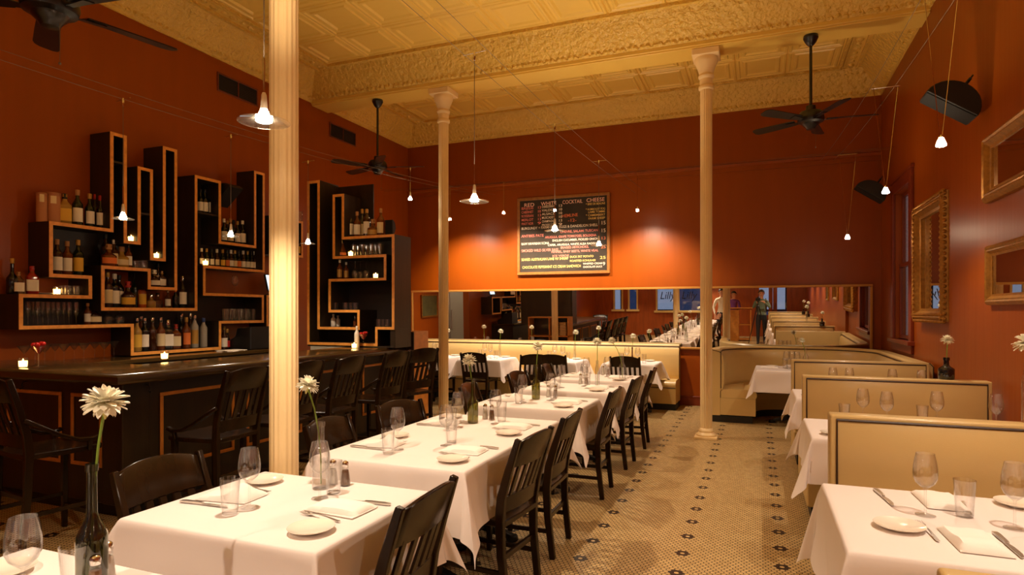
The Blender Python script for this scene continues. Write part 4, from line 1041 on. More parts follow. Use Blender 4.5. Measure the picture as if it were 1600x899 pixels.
# ------------------------------------------------------------------ bottles and bar glasses
BT_ = {  # height, radius, neck, shoulder, section exponent
    'wine': (.30, .037, .0135, .56, 2), 'champagne': (.31, .043, .014, .42, 2), 'round': (.29, .040, .014, .58, 2), 'square': (.26, .046, .016, .60, 7), 'beer': (.23, .030, .0125, .50, 2),
    'squat': (.19, .058, .020, .45, 2.6), 'vodka': (.31, .037, .014, .64, 2), 'tri': (.22, .060, .016, .30, 2)}
BM = {}
def bottle_mesh(k):
    if k in BM: return BM[k]
    h, r, nk, sh, ex = BT_[k]
    o = [(r*.9, 0), (r, .008), (r, h*sh), (r*.95, h*(sh+.035)), (r*.7, h*(sh+.09)), (nk*1.3, h*(sh+.15)), (nk, h*(sh+.2)), (nk*.95, h-.03), (nk*1.15, h-.028), (nk*1.15, h-.004), (0, h-.002)]
    if k == 'tri': o = [(r*.92, 0), (r, .01), (r*.98, h*.2), (nk*1.3, h*.68), (nk, h*.74), (nk, h-.02), (0, h-.018)]
    body = MB().lathe([(0, 0)]+o, 20, exp=ex)
    lab = MB(); z0, z1 = h*.12, h*sh*(.86 if k != 'tri' else .9)
    rr = r*1.012
    for q in range(2):
        pts = []
    n = 10; ring0 = []
    for i in range(n+1):
        a = -1.05+2.1*i/n; ca, sa = math.cos(a), math.sin(a); kk = (abs(ca)**ex+abs(sa)**ex)**(-1/ex) if ex != 2 else 1
        ring0.append((rr*kk*ca, rr*kk*sa))
    lab.loft([[(x, y, z) for x, y in ring0]+[(x*.985, y*.985, z) for x, y in ring0[::-1]] for z in (z0, z1)])
    cap = MB().lathe([(nk*1.1, h-.045), (nk*1.22, h-.043), (nk*1.25, h-.004), (nk*1.1, h), (0, h)], 14)
    BM[k] = (body.mesh('bottle_body', CLEAR, smooth=40), lab.mesh('paper_label', PAPER, smooth=40), cap.mesh('bottle_cap', BLACKP, smooth=40), h)
    return BM[k]
GC = {'black': mat('near_black_bottle_glass', (16, 14, 10), .12, coat=.3), 'green': mat('deep_green_bottle_glass', (26, 34, 14), .1, coat=.3), 'amber': mat('amber_spirit_glass', (126, 62, 18), .1, coat=.3, trans=.35), 'brown': mat('brown_bottle_glass', (58, 28, 10), .1, coat=.3),
      'clear': glass('clear_bottle_glass', (226, 220, 208)), 'frosted': mat('frosted_bottle_glass', (186, 178, 160), .45, trans=.3), 'gold': mat('golden_spirit_glass', (196, 150, 70), .12, coat=.3, trans=.3), 'red': mat('red_spirit_glass', (150, 26, 14), .12, coat=.3), 'white': mat('white_plastic_bottle', (232, 222, 204), .4), 'orange': mat('orange_liqueur_glass', (190, 84, 20), .12, coat=.3)}
LC = {'white': PAPER, 'cream': mat('cream_label', (226, 206, 160), .75), 'yellow': mat('yellow_label', (226, 178, 60), .7), 'black': mat('black_label', (22, 20, 20), .6), 'red': mat('red_label', (176, 34, 26), .6), 'orange': mat('orange_label', (224, 120, 50), .7), 'blue': mat('blue_label', (50, 70, 130), .6), 'gold': mat('gold_label', (190, 146, 66), .45, metal=.3)}
CC = {'black': BLACKP, 'red': LC['red'], 'gold': LC['gold'], 'white': PAPER, 'orange': LC['orange'], 'cork': mat('cork', (176, 130, 84), .8), 'blue': LC['blue'], 'steel': CHROME}
NICE = {'wine': 'wine bottle', 'champagne': 'champagne bottle', 'round': 'spirit bottle', 'square': 'square bottle', 'beer': 'beer bottle', 'squat': 'squat decanter bottle', 'vodka': 'tall spirit bottle', 'tri': 'flask'}
def bottle(kind, x, y, z, h, gl, lb, cp, label, rz, grp):
    body, lab, cap, h0 = bottle_mesh(kind)
    s = h/h0; w = s if kind not in ('beer',) else s
    w = min(max(s, .8), 1.15)
    t = thing('bottle', label, 'bottle', (x, y, z), rz, grp)
    for nm, me, m in (('bottle_body', body, GC[gl]), ('paper_label', lab, LC.get(lb)), ('bottle_cap', cap, CC.get(cp))):
        if m is None: continue
        o = link(nm, me, t); o.scale = (w, w, s)
        o.material_slots[0].link = 'OBJECT'; o.material_slots[0].material = m
def shelf_row(place, z, back, items, axis='x', zt=None):
    """items: (x pixel, top pixel, kind, glass, label, cap [, depth offset]) standing on z"""
    items = sorted(items, key=lambda i: i[0]); cnt = {}
    for it in items: cnt['b' if it[2] in BT_ else it[2]] = cnt.get('b' if it[2] in BT_ else it[2], 0)+1
    seen = {}; last = None
    for it in items:
        px, py, kind = it[:3]; dep = back+(it[6] if len(it) > 6 else 0) if kind in BT_ else back+(it[3] if len(it) > 3 else 0)
        if axis == 'x': y, zt_ = onX(px, py, dep); x = dep; rz = RN.uniform(-.2, .2)-.45
        else: x, zt_ = onY(px, py, dep); y = dep; rz = -PI/2+RN.uniform(-.2, .2)+.4
        key = 'b' if kind in BT_ else kind
        seen[key] = seen.get(key, 0)+1; k = seen[key]-1
        o_ = ORD[k]+' from the left' if cnt[key] > 1 else 'the only one'
        if kind in BT_:
            gl, lb, cp = it[3:6]; h = max(.14, min(.40, zt_-z))
            gn = {'clear': 'clear', 'black': 'near-black', 'amber': 'amber', 'green': 'dark green', 'brown': 'brown', 'gold': 'golden', 'frosted': 'frosted', 'red': 'red', 'white': 'white', 'orange': 'orange'}[gl]
            lbl = '%s %s%s, %s %s' % (gn, NICE[kind], ' with %s label' % lb if lb else '', (ORD[k]+' bottle') if cnt[key] > 1 else 'only bottle', place)
            bottle(kind, x, y, z, h, gl, lb, cp, lbl, rz, 'bottles '+place)
        else:
            me, nice = {'flute': (FLUTE, 'champagne flute'), 'mug': (MUG, 'glass mug'), 'martini': (MART, 'martini glass'), 'rocks': (ROCKS, 'rocks glass'), 'pint': (PINT, 'tall bar glass'), 'wineglass': (WINE, 'stemmed wine glass'), 'winedown': (WINE, 'upside-down wine glass'), 'snifter': (SNIF, 'upside-down brandy snifter')}[kind]
            o = single('bar_glass', me, x, y, z, rz, '%s, %s %s' % (nice, ORD[k] if cnt[key] > 1 else 'alone', place), 'glass', plural(nice)+' '+place)
            if kind in ('winedown', 'snifter'):
                o.rotation_euler = (PI, 0, 0); o.location.z = z+(.231 if kind == 'winedown' else .14)
def candle(x, y, z, label):
    t = thing('votive_candle', label, 'candle', (x, y, z), 0, 'lit votive candles')
    shell([(.028, 0), (.031, .004), (.033, .075)], .003, 16, .008).build('glass_cup', CLEAR, t, smooth=60)
    MB().lathe([(0, .0085), (.027, .0085), (.0295, .052), (0, .05)], 14).build('wax', CANDLE, t, smooth=40)
    MB().lathe([(0, .051), (.004, .055), (.0045, .06), (.002, .067), (0, .07)], 10).build('flame', FLAME, t, smooth=60)
zs = lambda i, Q=Q1: Q[i][1]+.0165
# shelf heights by vertex of the band
R0 = -6.09
shelf_row('on the top left shelf', zs(15), R0, [(101,303,'square','gold','yellow','black'),(121,297,'round','green','white','cork'),(140,303,'wine','green','white','gold'),(149,304,'wine','black',None,'red',-.08),(157,306,'wine','black','white','red')])
for i, (px, w) in enumerate(((65, .042), (83, .056))):
    y, zt = onX(px, 302, R0); tb = MB().lathe([(0, 0), (w, 0), (w, zt-zs(15)), (0, zt-zs(15))], 24)
    t = thing('gift_tube', ('narrow cardboard bottle tube at the left end of the top shelf', 'wide cardboard bottle tube beside the narrow one on the top shelf')[i], 'tube', (R0, y, zs(15)))
    tb.build('tube', mat('tan_card', (186, 126, 82), .7), t); lid = MB().lathe([(w+.001, zt-zs(15)-.03), (w+.002, zt-zs(15)), (w+.001, zt-zs(15)+.002), (0, zt-zs(15)+.002)], 24); lid.build('lid', mat('tan_card_lid', (170, 110, 74), .6), t)
    lb = MB(); lb.loft([[((w+.002)*math.cos(a), (w+.002)*math.sin(a), z) for a in [-.9+.1*k for k in range(9)]]+[((w)*math.cos(a), (w)*math.sin(a), z) for a in [-.1-.1*k for k in range(9)]] for z in (.18, .25)]); lb.build('paper_label', LC['cream'], t)
shelf_row('inside the upper left box', zs(13), R0, [(89,374,'round','brown','white','cork'),(105,377,'round','amber','white','cork'),(122,375,'round','green','yellow','gold')])
shelf_row('on the shelf below the first tower', zs(29), R0, [(170,382,'squat','amber','orange','cork',.06),(178,375,'round','brown','cream','white'),(190,386,'squat','gold','cream','cork'),(201,382,'round','amber','white','black'),(212,388,'rocks'),(219,388,'rocks'),(225,388,'rocks',.05)])
shelf_row('behind the upper left box', zs(29), R0-.02, [(165,366,'round','brown','black','black'),])
shelf_row('at the left end of the glass shelf', zs(11), R0, [(19,404,'champagne','black',None,'gold',-.06),(29,425,'square','clear','white','cork'),(50,416,'square','red','white','red'),(98,436,'mug'),(105,436,'mug',.06),(112,436,'mug'),(119,436,'mug',.06),(126,436,'mug'),(133,437,'mug',.05)])
y_, z_ = onX(89, 455, R0+.08); candle(R0+.08, y_, zs(11), 'lit candle on the glass shelf beside the mugs')
shelf_row('above the flute shelf', zs(11), R0+.03, [(36,404,'champagne','black',None,'gold')][:0])
pl = single('side_plate', PLATE, R0, onX(70, 440, R0)[0], zs(11), 0, 'small plate left of the candle on the glass shelf', 'plate')
shelf_row('on the flute shelf', zs(10), R0, [(44,467,'flute'),(52,467,'flute',-.08),(59,467,'flute'),(67,467,'flute',-.08),(75,467,'flute'),(83,467,'flute',-.08),(91,467,'flute'),(100,467,'flute',-.08),(108,467,'flute'),(119,467,'flute'),(137,474,'round','amber','white','cork'),(147,476,'squat','brown','cream','gold'),(169,488,'snifter'),(187,488,'snifter')])
shelf_row('in the wide middle box', zs(32), R0, [(168,425,'round','brown','cream','gold'),(179,428,'round','black','white','white'),(186,430,'round','black','white','black',-.07),(200,440,'squat','brown','yellow','red'),(211,428,'wine','green',None,'black',-.06),(222,438,'round','orange','yellow','white'),(236,460,'squat','gold',None,'steel'),(246,458,'squat','clear',None,'steel',-.05),(262,454,'round','clear','white','steel'),(274,452,'round','black',None,'orange'),(285,432,'round','clear','white','steel'),(292,434,'round','clear',None,'steel',-.06)])
shelf_row('in the small hanging box', zs(27), R0, [(241,422,'squat','brown','white','white'),(247,412,'round','brown','cream','black',-.06),(253,424,'square','brown','white','gold')])
shelf_row('on the long bottom shelf', zs(8), R0, [(214,497,'round','gold','yellow','steel'),(220,494,'round','amber','black','steel',-.08),(226,497,'round','black','white','steel'),(238,496,'round','brown',None,'steel'),(251,496,'round','amber','cream','steel'),(262,500,'square','clear','white','steel'),(275,507,'square','amber','cream','red'),(283,490,'round','black',None,'steel',-.08),(291,496,'round','amber','orange','gold'),(297,490,'round','brown','white','steel',-.08),(304,493,'vodka','frosted','gold','steel'),(318,497,'vodka','frosted',None,'blue'),(332,505,'vodka','clear','white','black')])
zt3 = onX(325, 333, SXF)[1]; ys0, ys1 = Q1[33][0]+.017, Q1[34][0]-.017
MB().box(SXB+.01, SXF-.01, ys0, ys1, zt3-.02, zt3).build('inner_shelf', ESPRESSO, sh1)
shelf_row('high in the third tower', zt3+.0005, R0, [(313,296,'wine','black','white','black'),(320,296,'wine','black','white','black'),(331,295,'wine','black','white','black')])
for px, yt, yb, nm in ((185, 238, 252, 'first'), (229, 300, 333, 'second')):
    y, z1 = onX(px, yb, SXF)
    zb_ = z1; i = {'first': 17, 'second': 21}[nm]
    MB().box(SXB+.01, SXF-.01, Q1[i][0]+.017, Q1[i+1][0]-.017, zb_-.02, zb_).build('inner_shelf', ESPRESSO, sh1)
    shelf_row('high in the %s tower' % nm, zb_+.0005, R0, [(px+1, yt-14, 'wine', 'black', 'cream', 'gold')])
shelf_row('between the third and fourth towers', zs(35), R0, [(350,342,'wine','black','white','white'),(355,345,'wine','black',None,'gold',-.07),(360,342,'wine','green','cream','gold'),(365,344,'wine','black',None,'black',-.07),(371,346,'wine','black','white','gold'),(379,345,'wine','black','white','white')])
BEER = [(x, 388+(x-313)*.06, 'beer', ('brown', 'green', 'black')[i % 3], ('white', 'white', 'white', 'cream', 'yellow', 'orange', 'white', 'cream', 'orange', 'white')[i % 10], ('white', 'gold', 'black')[i % 3]) for i, x in enumerate((315, 323, 331, 339, 348, 355, 361, 367, 373, 380, 387, 393, 398, 404))]
shelf_row('in the beer shelf', zs(1), R0, BEER)
y_, z_ = onX(321, 412, R0+.11); candle(R0+.11, y_, zs(1), 'lit candle at the left end of the beer shelf')
shelf_row('in the open middle compartment', zs(3), R0, [(367, 434, 'wineglass')])
shelf_row('on the tall glass shelf', zs(5), R0, [(x, 474, 'pint', (-.07 if i % 2 else .04)) for i, x in enumerate((352, 357, 363, 368, 374, 379, 385, 390, 396, 402))])
shelf_row('under the tall glass shelf', 1.041, R0+.04, [(350,510,'round','brown','white','gold'),(355,514,'beer','black','red','gold')])
# outside the band, on the back counter: martini glasses
shelf_row('in the row on the back counter', 1.041, R0+.12, [(x, 528, 'martini', (-.06 if i % 2 else .08)) for i, x in enumerate((38, 55, 70, 86, 100, 116, 131, 148, 163, 178))])
cr = thing('cash_register', 'dark cash register on the back counter beside the nearest column', 'register', (-5.9, 6.0, 1.041))
MB().prism([(-.2, 0), (.2, 0), (.2, .08), (.05, .16), (.02, .26), (-.2, .28)], -.2, .2, 'x').build('housing', BLACKP, cr, bevel=.01); cr.rotation_euler = (0, 0, PI/2)
b = MB(); [b.box(-.12+.05*i, -.085+.05*i, .11+0*j, .14, .12+.001*j, .135) for i in range(5) for j in range(1)]; b.build('keys', mat('grey_keys', (120, 116, 110), .6), cr)
ppr = thing('paper_stack', 'loose white papers on the back counter near the register', 'paper', (-5.75, 5.55, 1.0405)); b = MB(); b.box(-.1, .1, -.14, .14, 0, .008, 0, Matrix.Rotation(.3, 4, 'Z')).box(-.1, .1, -.14, .14, .0085, .014, 0, Matrix.Rotation(-.2, 4, 'Z')); b.build('sheets', PAPER, ppr)
# candles in the open notches of the towers
for px, py, v, nm in ((205, 366, 18, 'between the first and second towers'), (245, 393, 22, 'between the second tower and its neighbour')):
    y_, z_ = onX(px, py, R0+.06); candle(R0+.06, y_, Q1[19 if v == 18 else 23][1]+.0165, 'lit candle in the notch '+nm)
# far unit
UR = 6.46
shelf_row('on top of the far unit', zs(13, Q2), UR, [(547,328,'round','clear','white','steel'),(558,331,'round','amber','white','cork'),(566,327,'wine','clear','cream','gold',.07),(573,327,'vodka','brown','white','gold'),(583,343,'squat','amber','gold','cork'),(595,326,'round','amber','cream','cork')], 'y')
speaker('small black loudspeaker at the right end of the far bar shelf top', (onY(610, 350, UR)[0]-.04, UR+.05, zs(13, Q2)+.115), -PI/2, 0, .45)
shelf_row('on the top glass shelf of the far unit', zs(9, Q2), UR, [(535,376,'tri','amber','orange','steel')]+[(x, 378, 'pint', (.07 if i % 2 else -.05)) for i, x in enumerate((553, 560, 567, 574, 581, 588, 594))], 'y')
shelf_row('at the far right of the far unit', zs(15, Q2)-.0, UR, [(x, 499, 'rocks', (.08 if i % 2 else -.05)) for i, x in enumerate((592, 598, 605))], 'y')
shelf_row('on the third shelf of the far unit', zs(7, Q2), UR, [(531,406,'round','amber','gold','white'),(541,410,'round','amber','gold','white',.05),(555,407,'winedown'),(563,406,'winedown',.08),(572,406,'winedown')], 'y')
shelf_row('in the tumbler box of the far unit', zs(5, Q2), UR, [(x, 470, 'rocks', (.08 if i % 2 else -.05)) for i, x in enumerate((524, 532, 540, 548, 555))], 'y')
shelf_row('on the low shelf of the far unit', zs(3, Q2), UR, [(508,494,'round','white',None,'white'),(513,491,'round','white',None,'white',.07),(521,491,'round','white',None,'white'),(528,494,'round','white',None,'white',.06),(555,495,'beer','amber',None,'steel')], 'y')
for px, i, nm in ((548, 9, 'among the tall glasses'), (587, 7, 'right of the hanging wine glasses')):
    x_, z_ = onY(px, 390, UR-.08); candle(x_, UR-.08, zs(i, Q2), 'lit candle on the far shelf unit '+nm)
shelf_row('on the box shelf by the column', 2.7705, R0, [(462, 322, 'pint', .1), (469, 326, 'pint', .11)])
shelf_row('in the box shelf by the column', 2.2905, R0, [(466, 370, 'wine', 'brown', 'yellow', 'black', .1)])
# things on the bar top
for px, py, nm in ((36, 575, 'at the left end of the bar top'), (257, 562, 'in the middle of the bar top'), (553, 544, 'at the far end of the bar top')):
    x_, y_ = onZ(px, py, 1.0705)
    if nm.startswith('at the far'): x_, y_ = -4.42, 6.1
    candle(x_, y_, 1.071, 'lit candle '+nm)
def cocktail(x, y, label):
    t = thing('cocktail_glass', label, 'cocktail glass', (x, y, 1.071), 0); link('glass_bowl', MART, t)
    MB().lathe([(0, .104), (.007, .104), (.046, .155), (0, .155)], 16).build('red_fill', mat('red_cocktail', (190, 30, 24), .2, coat=.3), t)
    b = MB(); R2 = random.Random(4); [b.ball((R2.uniform(-.03, .03), R2.uniform(-.03, .03), .165+R2.uniform(0, .02)), .017, 8, 6) for _ in range(9)]; b.build('red_berries', mat('red_berry', (180, 26, 20), .35), t)
cocktail(-5.21, 3.13, 'red-filled cocktail glass at the left end of the bar top')
cocktail(-4.36, 6.2, 'red-filled cocktail glass at the far end of the bar top')
bottle('vodka', -4.46, 6.21, 1.071, .26, 'white', None, 'white', 'white bottle between candle and red cocktail at the far bar end', 0, 'bottles on the bar top')

# ------------------------------------------------------------------ low-voltage lamps on cables
WARM = (1.0, .80, .60)
def bulb_mat(name, s, col=(255, 228, 190)): return mat(name, (255, 240, 220), .5, emit=s, ecol=col)
BULB = bulb_mat('lit_halogen_bulb', 160.); BULBS = bulb_mat('lit_small_halogen_bulb', 160.); BULBW = bulb_mat('lit_wall_halogen_bulb', 160.)
UPC = (1.0, .76, .50)
def light(kind, loc, power, par, rot=None, size=.02, cone=100, blend=.6, col=WARM):
    d = bpy.data.lights.new('lamp_beam', kind); d.energy = power; d.color = col; d.shadow_soft_size = size
    if kind == 'SPOT': d.spot_size = math.radians(cone); d.spot_blend = blend
    o = link('lamp_beam', d, par); o.location = loc
    if rot: o.rotation_euler = rot
    return o
def cone_bulb(t, z, m, r=.02):
    MB().lathe([(0, z-.030), (r*.6, z-.029), (r, z-.024), (r*1.02, z-.018), (r*.75, z+.0), (r*.42, z+.022), (0, z+.024)], 12).build('bulb', m, t, smooth=50)
def pendant(label, x, y, z, ztop, disc=.098, power=105, m=BULB, cone=125, half=.09, up=80, col=None):
    t = thing('pendant_lamp', label, 'pendant lamp', (x, y, z), 0, 'cable pendant lamps')
    H_ = ztop-z
    b = MB().tube([(-half, .01, H_), (half, -.01, H_)], .003, 6); b.lathe([(.006, H_-.05), (.009, H_-.03), (.009, H_+.0), (.004, H_+.012)], 10); b.build('cable_clip', CHROME, t)
    MB().tube([(0, 0, .1), (0, 0, H_-.04)], .0022, 6).build('cord', WIRE, t)
    MB().tube([(0, 0, .09), (0, 0, .26)], .004, 6).build('stem', CHROME, t)
    MB().lathe([(.006, .125), (.010, .115), (.012, .085), (.014, .06), (.011, .06), (.008, .085), (.005, .11)], 18).build('socket', mat('frosted_socket', (230, 222, 210), .35, metal=.3), t)
    cone_bulb(t, .036, m, .031 if disc > .08 else .026)
    if disc: MB().lathe([(.026, .024), (disc, .008), (disc, .0115), (.026, .028)], 48).build('glass_disc', DISC, t, smooth=40)
    light('SPOT', (0, 0, -.008), power, t, cone=cone, col=col or WARM)
    light('SPOT', (0, 0, .14), up, t, rot=(PI, 0, 0), size=.05, cone=128, blend=1.0, col=UPC)
    return t
PN = ['nearest disc pendant, hanging left in front of the broad column', 'disc pendant in the middle, left of the blackboard', 'disc pendant hanging in front of the blackboard', 'disc pendant low in front of the blackboard right corner']
def cz(y): return 3.27+.0045*(y-3.6)**2
for lb, y, z in zip(PN, (1.90, 3.84, 5.64, 7.40), (2.235, 2.245, 2.265, 2.30)): pendant(lb, -1.80, y, z, cz(y), power=105 if y < 3 else 80, col=None if y < 3 else (1.0, .76, .52))
for lb, y in (('disc pendant over the first table behind the camera', -.1), ('disc pendant over the second table behind the camera', -1.9), ('added disc pendant nearest the front windows, brightening the front wall', -3.5)): pendant(lb, -1.80, y, 2.24, cz(y))  # the last one is an added lamp that brightens the front wall
pendant('added disc pendant over the front end of the bar side, brightening the front wall', -4.5, -2.6, 2.24, 3.2)  # added as well, to lift the front wall in the mirror
BN = ['disc pendant over the left part of the bar', 'disc pendant over the bar in front of the third shelf tower', 'disc pendant over the bar just right of the broad column', 'disc pendant over the far end of the bar']
for i, (lb, y, z) in enumerate(zip(BN, (3.30, 4.34, 5.39, 7.5), (2.20, 2.185, 2.225, 3.05))): pendant(lb, -4.5, y, z, 3.12 if i < 3 else 3.5, disc=.075 if i < 3 else 0, power=50 if i < 3 else 14, m=BULBS, cone=140, up=14 if i < 3 else 8)
def cable(name_label, P, Q, sag, half):
    t = thing('lamp_cable', name_label, 'cable', (0, 0, 0))
    P, Q = Vector(P), Vector(Q); d = (Q-P); s = Vector((-d.y, d.x, 0)).normalized()*half
    for k in (-1, 1):
        pts = [P+d*(i/24)+s*k-Vector((0, 0, sag*4*(i/24)*(1-i/24))) for i in range(25)]
        MB().tube(pts, .0017, 5).build('wire', WIRE, t)
cable('pair of lamp cables running over the central table row to the back wall', (-1.8, YF, cz(YF)), (-1.8, W-.01, cz(W)), .23, .09)
cable('pair of lamp cables running over the bar', (-4.5, YF, 3.4), (-4.5, W-.01, 3.62), .36, .09)
cable('pair of lamp cables running over the booths', (.95, YF, 3.6), (.95, W-.01, 3.75), .42, .09)
cable('pair of lamp cables running along the back wall', (XL+.01, 9.42, 3.66), (XR-.01, 9.42, 3.66), .04, .05)
def vlamp(label, x, y, z, ztop, power=60):
    t = thing('pendant_lamp', label, 'pendant lamp', (x, y, z), 0, 'bare cone lamps over the booths')
    H_ = ztop-z
    for s in (-1, 1): MB().tube([(s*.006, s*.003, .05), (s*.09, s*.03, H_)], .0022, 6).build('stem', CHROME, t)
    MB().tube([(-.1, .0, H_), (.1, 0, H_)], .003, 6).build('cable_clip', CHROME, t)
    MB().lathe([(.005, .06), (.010, .05), (.014, .03), (.009, .03)], 14).build('socket', CHROME, t)
    cone_bulb(t, .022, BULBS, .026)
    light('SPOT', (0, 0, -.015), power, t, cone=125)
    light('SPOT', (0, 0, .08), 30, t, rot=(PI, 0, 0), size=.05, cone=120, blend=1.0, col=UPC)
for lb, y, z in (('nearest bare cone lamp over the booths, upper right', 4.10, 2.43), ('second bare cone lamp over the booths', 5.72, 2.455), ('farthest bare cone lamp over the curved booth', 8.0, 2.34), ('bare cone lamp over the nearest booth table', 2.3, 2.43), ('bare cone lamp over the booth beside the photographer', .5, 2.43), ('bare cone lamp over the booth nearest the doors', -1.4, 2.43)):
    vlamp(lb, .95, y, z, 3.3, 95 if y < 3 else 55)
for lb, px, py in (('first small wall-washing bulb from the left, before the back wall', 703, 342), ('second small wall-washing bulb from the left, before the back wall', 787, 332), ('third small wall-washing bulb, hanging above the blackboard centre', 867, 328), ('fourth small wall-washing bulb, right of the blackboard', 996, 328)):
    x, z = onY(px, py, 9.42)
    t = thing('wall_wash_lamp', lb, 'lamp', (x, 9.42, z), 0, 'small bulbs before the back wall')
    MB().tube([(0, 0, .03), (.0, 0, 3.64-z)], .0022, 6).build('stem', CHROME, t)
    MB().tube([(0, -.05, 3.64-z), (0, .05, 3.64-z)], .003, 6).build('cable_clip', CHROME, t)
    MB().lathe([(.005, .05), (.012, .03), (.016, .012), (.01, .012)], 12).build('socket', CHROME, t)
    cone_bulb(t, .004, BULBW, .022)
    light('SPOT', (0, .03, -.03), 250, t, rot=(math.radians(25), 0, 0), cone=120, blend=1.0)

# ------------------------------------------------------------------ kitchen seen through the door in the left wall
kt = struct(link('wall_kitchen', None, None, (0, 0, 0)))
kw = mat('kitchen_wall', (190, 180, 165), .6)
b = MB().box(XL-1.9, XL-1.8, 4.6, 9.2, 0, 2.6).box(XL-1.9, XL-.15, 4.5, 4.6, 0, 2.6).box(XL-1.9, XL-.15, 9.2, 9.3, 0, 2.6).box(XL-1.9, XL-.15, 4.5, 9.3, 2.6, 2.7).box(XL-1.9, XL-.15, 4.5, 9.3, -.1, 0)
b.build('kitchen_shell', kw, kt, smooth=0)
fr = thing('refrigerator', 'stainless kitchen refrigerator seen in the mirror through the door', 'refrigerator', (XL-1.0, 6.2, 0))
fr.rotation_euler = (0, 0, PI/2)
MB().box(-.38, .32, -.62, .62, .08, 1.95).build('body', STEEL, fr, bevel=.01)
for s in (-1, 1):
    d = MB().box(.322, .36, min(0, s*.61)+.004, max(0, s*.61)-.004, .12, 2.0).build('door', STEEL, fr, bevel=.008); MB().tube([(.36, s*.06, .9), (.40, s*.06, .9), (.40, s*.06, 1.4), (.36, s*.06, 1.4)], .01).build('handle', CHROME, d)
for x in (-.3, .25):
    for y in (-.55, .55): MB().lathe([(.03, 0), (.03, .08)], 10, (x, y, 0)).build('leg', IRON, fr)
kl = thing('kitchen_light', 'bright tube light in the kitchen', 'lamp', (XL-.95, 7.6, 2.5)); MB().box(-.08, .08, -.5, .5, 0, .06).build('housing', CHINA, kl, bevel=.01); MB().box(-.06, .06, -.45, .45, -.012, 0).build('diffuser', mat('lit_kitchen_tube', (255, 250, 240), .5, emit=70., ecol=(255, 236, 205)), kl, smooth=0)

